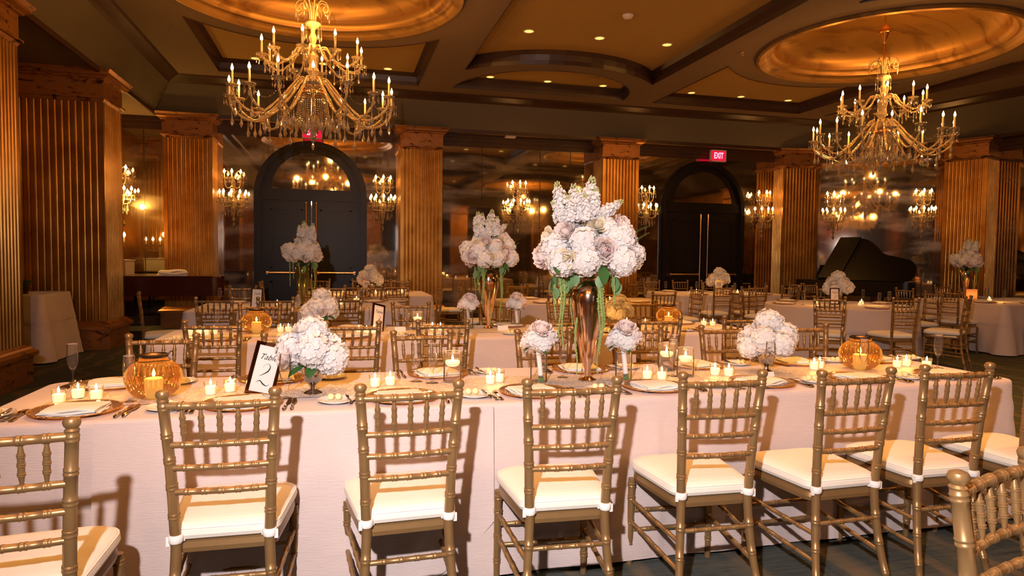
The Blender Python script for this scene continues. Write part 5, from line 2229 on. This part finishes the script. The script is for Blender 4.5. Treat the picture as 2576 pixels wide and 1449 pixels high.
TB = ((-.45, 8.72, 'left background table', ((-1.24, 8.12, 0), (-.64, 8.12, 0), (.05, 8.12, 0), (-1.3, 9.33, PI), (-.1, 9.33, PI), (.45, 9.33, PI))),
      (.45, 11.5, 'table by left door', ((-.35, 10.92, 0), (.25, 10.92, 0), (.85, 10.92, 0), (-.35, 12.08, PI), (.4, 12.08, PI), (1.1, 12.08, PI))),
      (3.5, 9.4, 'middle background table', ((2.75, 8.92, 0), (3.45, 8.92, 0), (4.2, 8.92, 0), (2.8, 9.83, PI), (3.6, 9.83, PI))),
      (6.9, 11.3, 'table by right door', ((6.2, 10.72, 0), (6.85, 10.72, 0), (7.5, 10.72, 0), (6.15, 11.78, PI), (6.8, 11.78, PI), (7.45, 11.78, PI))),
      (7.02, 8.25, 'round table', ((6.4, 7.75, -.66), (6.95, 7.45, -.1), (7.55, 7.68, .55), (7.82, 8.3, 1.45), (6.22, 8.4, -1.75), (6.7, 8.98, PI + .3), (7.45, 8.95, PI - .5))),
      (10.8, 8.7, 'far right table', ((9.80, 8.35, -PI / 2), (9.8, 9.12, -PI / 2), (10.35, 8.03, 0), (11.0, 8.03, 0), (11.0, 9.38, PI))))
DOT = MB().lathe([(.001, 0), (.03, 0), (.031, .055), (.028, .055), (.027, .03), (0, .03)], 12, closed=True)
for (cx_, cy_, tn, seats) in TB:
    for k, (x, y, a) in enumerate(seats):
        w_ = '%s, %s seat' % (tn, NTH[k])
        far_set(x, y, a, w_, k)
        v = Matrix.Rotation(a, 2) @ Vector((.17, .19))
        put(FL, first_fl, (x + v.x, y + v.y, ZT1), 0, 'champagne flute at the %s seat of the %s' % (NTH[k], tn), 'champagne flutes')
    R_ = random.Random(int(cx_ * 10))
    for k in range(5):
        dx = (-.62, -.38, .34, .58, .12)[k] * (.8 if 'round' in tn else 1)
        dy = (-.12, .10, -.14, .08, -.30)[k]
        put(VOT, fv, (cx_ + dx, cy_ + dy, ZT1), 0, 'small lit votive candle, %s, %s from left' % (tn, ('first', 'second', 'fourth', 'last', 'third')[k]), 'votive candles')
    lamp('candle_light', 'POINT', (cx_ + .35, cy_ - .3, ZT1 + .10), VOT_W * 3, WARM, .01)
    lamp('candle_light', 'POINT', (cx_ - .5, cy_ - .2, ZT1 + .10), VOT_W * 3, WARM, .01)

VG = tall_vase(M['greenglass'])
VG.location = (-.45, 8.72, ZT1 + .002)
VG['label'] = 'tall green gold glass vase on the table before the left arched door'
VG['group'] = 'tall vases with flowers'
dup(ARR, (-.45, 8.72, ZT1), 2.2, 'pale pink flower arrangement in the green vase before the left arched door')
dup(VC, (10.50, 9.32, ZT1 + .002), .5, 'tall mirrored vase on the far right table, before the fluted pillar')
dup(ARR, (10.50, 9.32, ZT1), 1.4, 'pale flower arrangement in the vase on the far right table')
for x, y, rz, lab in ((.50, 11.55, .5, 'large cream flower mound on the table nearest the left arched door'), (6.95, 11.35, 2.0, 'large blush flower mound on the table before the right arched door'), (7.25, 8.55, 3.3, 'large blush flower mound on the round table, before the piano')):
    put(LOW, fa_, (x, y, ZT1), rz, lab, G_LOW).scale = (1.55,) * 3
k_ = dup(TN, (-.95, 8.35, ZT1 + .008), .1, 'framed table card on the left background table')
k_.rotation_euler = (-.12, .08, .2)
k_ = dup(TN, (.42, 11.15, ZT1 + .008), 0, 'framed table card before the cream flower mound near the left door')
k_.rotation_euler = (-.12, 0, 0)
k_ = dup(TN, (6.92, 8.22, ZT1 + .008), 0, 'framed table card before the flower mound on the round table')
k_.rotation_euler = (-.12, 0, -.5)
k_ = dup(TN, (6.75, 11.0, ZT1 + .008), 0, 'framed table card before the flower mound near the right door')
k_.rotation_euler = (-.12, 0, -.2)
put(FLO, ff, (.20, 8.42, ZT1), 0, 'floating candle in glass cylinder, left background table', 'floating candles in cylinder vases')
lamp('candle_light', 'POINT', (2.20, 5.50, ZT1 + .10), VOT_W * 7, WARM, .02)  # strong lamp, with the votive below, added to tint the flower mound amber
put(VOT, fv, (2.20, 5.50, ZT1), 0, 'lit votive candle added to light the amber flower mound, second table front left', 'votive candles')
hl = thing('hurricane_candle_vase', 'frosted glass hurricane with a candle at its foot, on the far right table', 'candle vase', (10.0, 8.75, ZT1))
MB().lathe([(.001, 0), (.075, 0), (.075, .19), (.072, .19), (.072, .006), (.001, .006)], 28, closed=True).build('frosted_cylinder', cheap_glass('frosted_glass', (.7, .55, .45), .5, .3, (1, .7, .5)), hl)
MB().lathe([(0, .008), (.035, .008), (.035, .07), (0, .07)], 16).build('pillar_candle', M['wax'], hl)
m_ = MB()
flame(m_, 0, 0, .072, 1.3)
m_.build('candle_flame', M['flame'], hl)
lamp('candle_light', 'POINT', (10.0, 8.75, ZT1 + .11), VOT_W * 2, WARM, .01)

# service table between the left pillars
drape(rr_loop(-4.16, 9.55, -3.60, 10.50, .05), .86, 'tablecloth', 'plain cloth on the narrow service table between the left pillars', 21, .10, .012, corners=.05)
pl_ = thing('potted_plant', 'dark leafy stem in a small pot on the service table between the left pillars', 'plant', (-3.86, 9.75, .865))
MB().lathe([(.001, 0), (.035, 0), (.045, .08), (.04, .08), (.001, .07)], 16).build('pot', M['iron'], pl_)
for k in range(5):
    o = link('leaf', LEAF, pl_)
    o.matrix_local = Matrix.Translation((0, 0, .07)) @ Vector((math.cos(k * 1.3) * .6, math.sin(k * 1.3) * .6, 1)).to_track_quat('Y', 'Z').to_matrix().to_4x4() @ Matrix.Scale(1.4, 4)


# ------------------------------------------------------------------ grand pianos
def case_outline(L=2.15, W=1.46):
    """spine along y=0, keyboard end at x=0, tail at x=L"""
    P = [(0, 0), (0, W), (.62, W)]
    c = lerp_path([(.62, W, 0), (.95, W * .97, 0), (1.22, W * .80, 0), (1.45, W * .60, 0), (1.75, W * .52, 0), (2.02, W * .42, 0), (L, W * .22, 0), (L - .03, .06, 0), (L - .14, 0, 0)], 5)
    return P + [(p.x, p.y) for p in c[1:]]


def piano(loc, rz, mat, label, lid_open, name='grand_piano'):
    p = thing(name, label, 'piano', loc, rz, 'grand pianos')
    o_ = case_outline()
    m = MB()
    m.extrude(list(reversed(o_)), .70, 1.00)
    m.build('case', mat, p, smooth=False)
    k = MB()
    k.box((-.12, .73, .72), (.26, 1.46, .06))
    k.box((-.12, .03, .79), (.26, .06, .10)).box((-.12, 1.43, .79), (.26, .06, .10))
    k.build('keybed', mat, p, smooth=False)
    w_ = MB().box((-.15, .73, .765), (.14, 1.24, .02)).build('white_keys', M['card'], p, smooth=False)
    for x, y in ((.05, .14), (.05, 1.32), (1.78, .36)):
        l = MB()
        l.lathe([(.045, .08), (.035, .1), (.05, .35), (.065, .60), (.065, .70)], 12, (x, y, 0))
        lg = l.build('leg', mat, p)
        MB().lathe([(.03, 0), (.035, .04), (.02, .09)], 10, (x, y, 0)).build('caster', M['brass'], lg)
    q = MB()
    q.box((.15, .73, .40), (.05, .18, .60)).box((.15, .73, .10), (.08, .32, .06))
    q.build('pedal_lyre', mat, p, smooth=False)
    pd = MB()
    for s in (-.08, 0, .08):
        pd.box((.06, .73 + s, .06), (.14, .03, .012))
    pd.build('pedals', M['brass'], p, smooth=False)
    lid = MB()
    o2 = [(x, y) for x, y in o_ if x > .0]
    main = [(.42, 0), (.42, 1.47)] + [(x + (.015 if x > .7 else 0), y + .015) for x, y in case_outline() if x >= .6 and not (x > 2.0 and y < .05)] + [(2.02, -.01)]
    lid.extrude(list(reversed(main)), 0, .022)
    flap = MB()
    ang = .62 if lid_open else 0
    L_ = lid.build('lid', mat, p, smooth=False)
    L_.location = (0, 0, 1.002)
    L_.rotation_euler = (ang, 0, 0)
    flap.box((.21, .735, .011), (.42, 1.47, .022))
    F_ = flap.build('lid_flap', mat, p, smooth=False)
    if lid_open:
        # front flap folded back over the lid
        F_.rotation_euler = (ang, 0, 0)
        F_.location = (.44, -.014 * math.sin(ang), 1.002 + .026)
        st = MB().tube([(.9, 1.28, .98), (.92, 1.13, 1.80)], .012, 6)
        st.build('lid_prop', mat, p)
        md = MB().box((.30, .73, 1.16), (.02, .72, .30), Matrix.Rotation(.3, 3, 'Y'))
        md.build('music_desk', mat, p, smooth=False)
    else:
        F_.location = (0, 0, 1.002)
    return p


# black piano in the mirrored corner: spine toward the camera, keyboard at its left
pr = piano((9.29, 12.18, 0), -1.05, M['black'], 'black grand piano with its lid raised, before the corner mirrors', True)
piano((-4.05, 11.95, 0), .0, M['mahogany'], 'closed mahogany grand piano between the left pillar and the back wall', False)
pb = thing('piano_bench', 'dark piano bench left of the black grand piano', 'bench', (9.07, 12.80, 0), -1.05)
MB().box((0, .6, .46), (.36, .80, .08)).build('seat', M['black'], pb, smooth=False)
for sx_, sy_ in ((-.14, .25), (.14, .25), (-.14, .95), (.14, .95)):
    MB().box((sx_, sy_, .21), (.05, .05, .42)).build('leg', M['black'], pb, smooth=False)
rs = thing('display_box', 'plain white square riser on the mahogany piano', 'riser', (-3.70, 12.45, 1.026))
MB().box((0, 0, .12), (.62, .50, .24)).build('box_body', M['white'], rs, smooth=False)
MB().box((0, 0, .245), (.65, .53, .015)).build('top_board', M['white'], rs, smooth=False)
cb = thing('candelabra', 'branched crystal candelabra with five lit bulbs on the white riser', 'candelabra', (-3.75, 12.45, 1.282))
b_ = MB()
b_.lathe([(.08, 0), (.07, .015), (.02, .03), (.03, .10), (.015, .16), (.035, .22), (.0, .26)], 16)
b_.build('stem', M['crystal'], cb)
for k in range(5):
    x = -.28 + .14 * k
    a_ = MB().tube(lerp_path([(0, 0, .18), (x * .5, 0, .16), (x * .9 + .001, 0, .20), (x + .001, 0, .28)], 5), .008, 6).build('arm', M['crystal'], cb)
    link('bobeche', BOB, a_, (x, 0, .28), None, .7)
    link('candle_sleeve', SSL, a_, (x, 0, .28))
    link('flame_bulb', SB2, a_, (x, 0, .28))
lamp('sconce_light', 'POINT', (-3.7, 12.25, 1.8), SCONCE_W, WARM, .05)
lamp('sconce_light', 'POINT', (-3.75, 13.75, 2.3), SCONCE_W * 7, (1.0, .58, .12), .05)
tag(link('folded_linen', NAPK[1], None, (-2.75, 12.5, 1.027), (0, 0, .3), (2.2, 1.6, 3.5)), 'crumpled white linen on the lid of the mahogany piano', 'cloth')
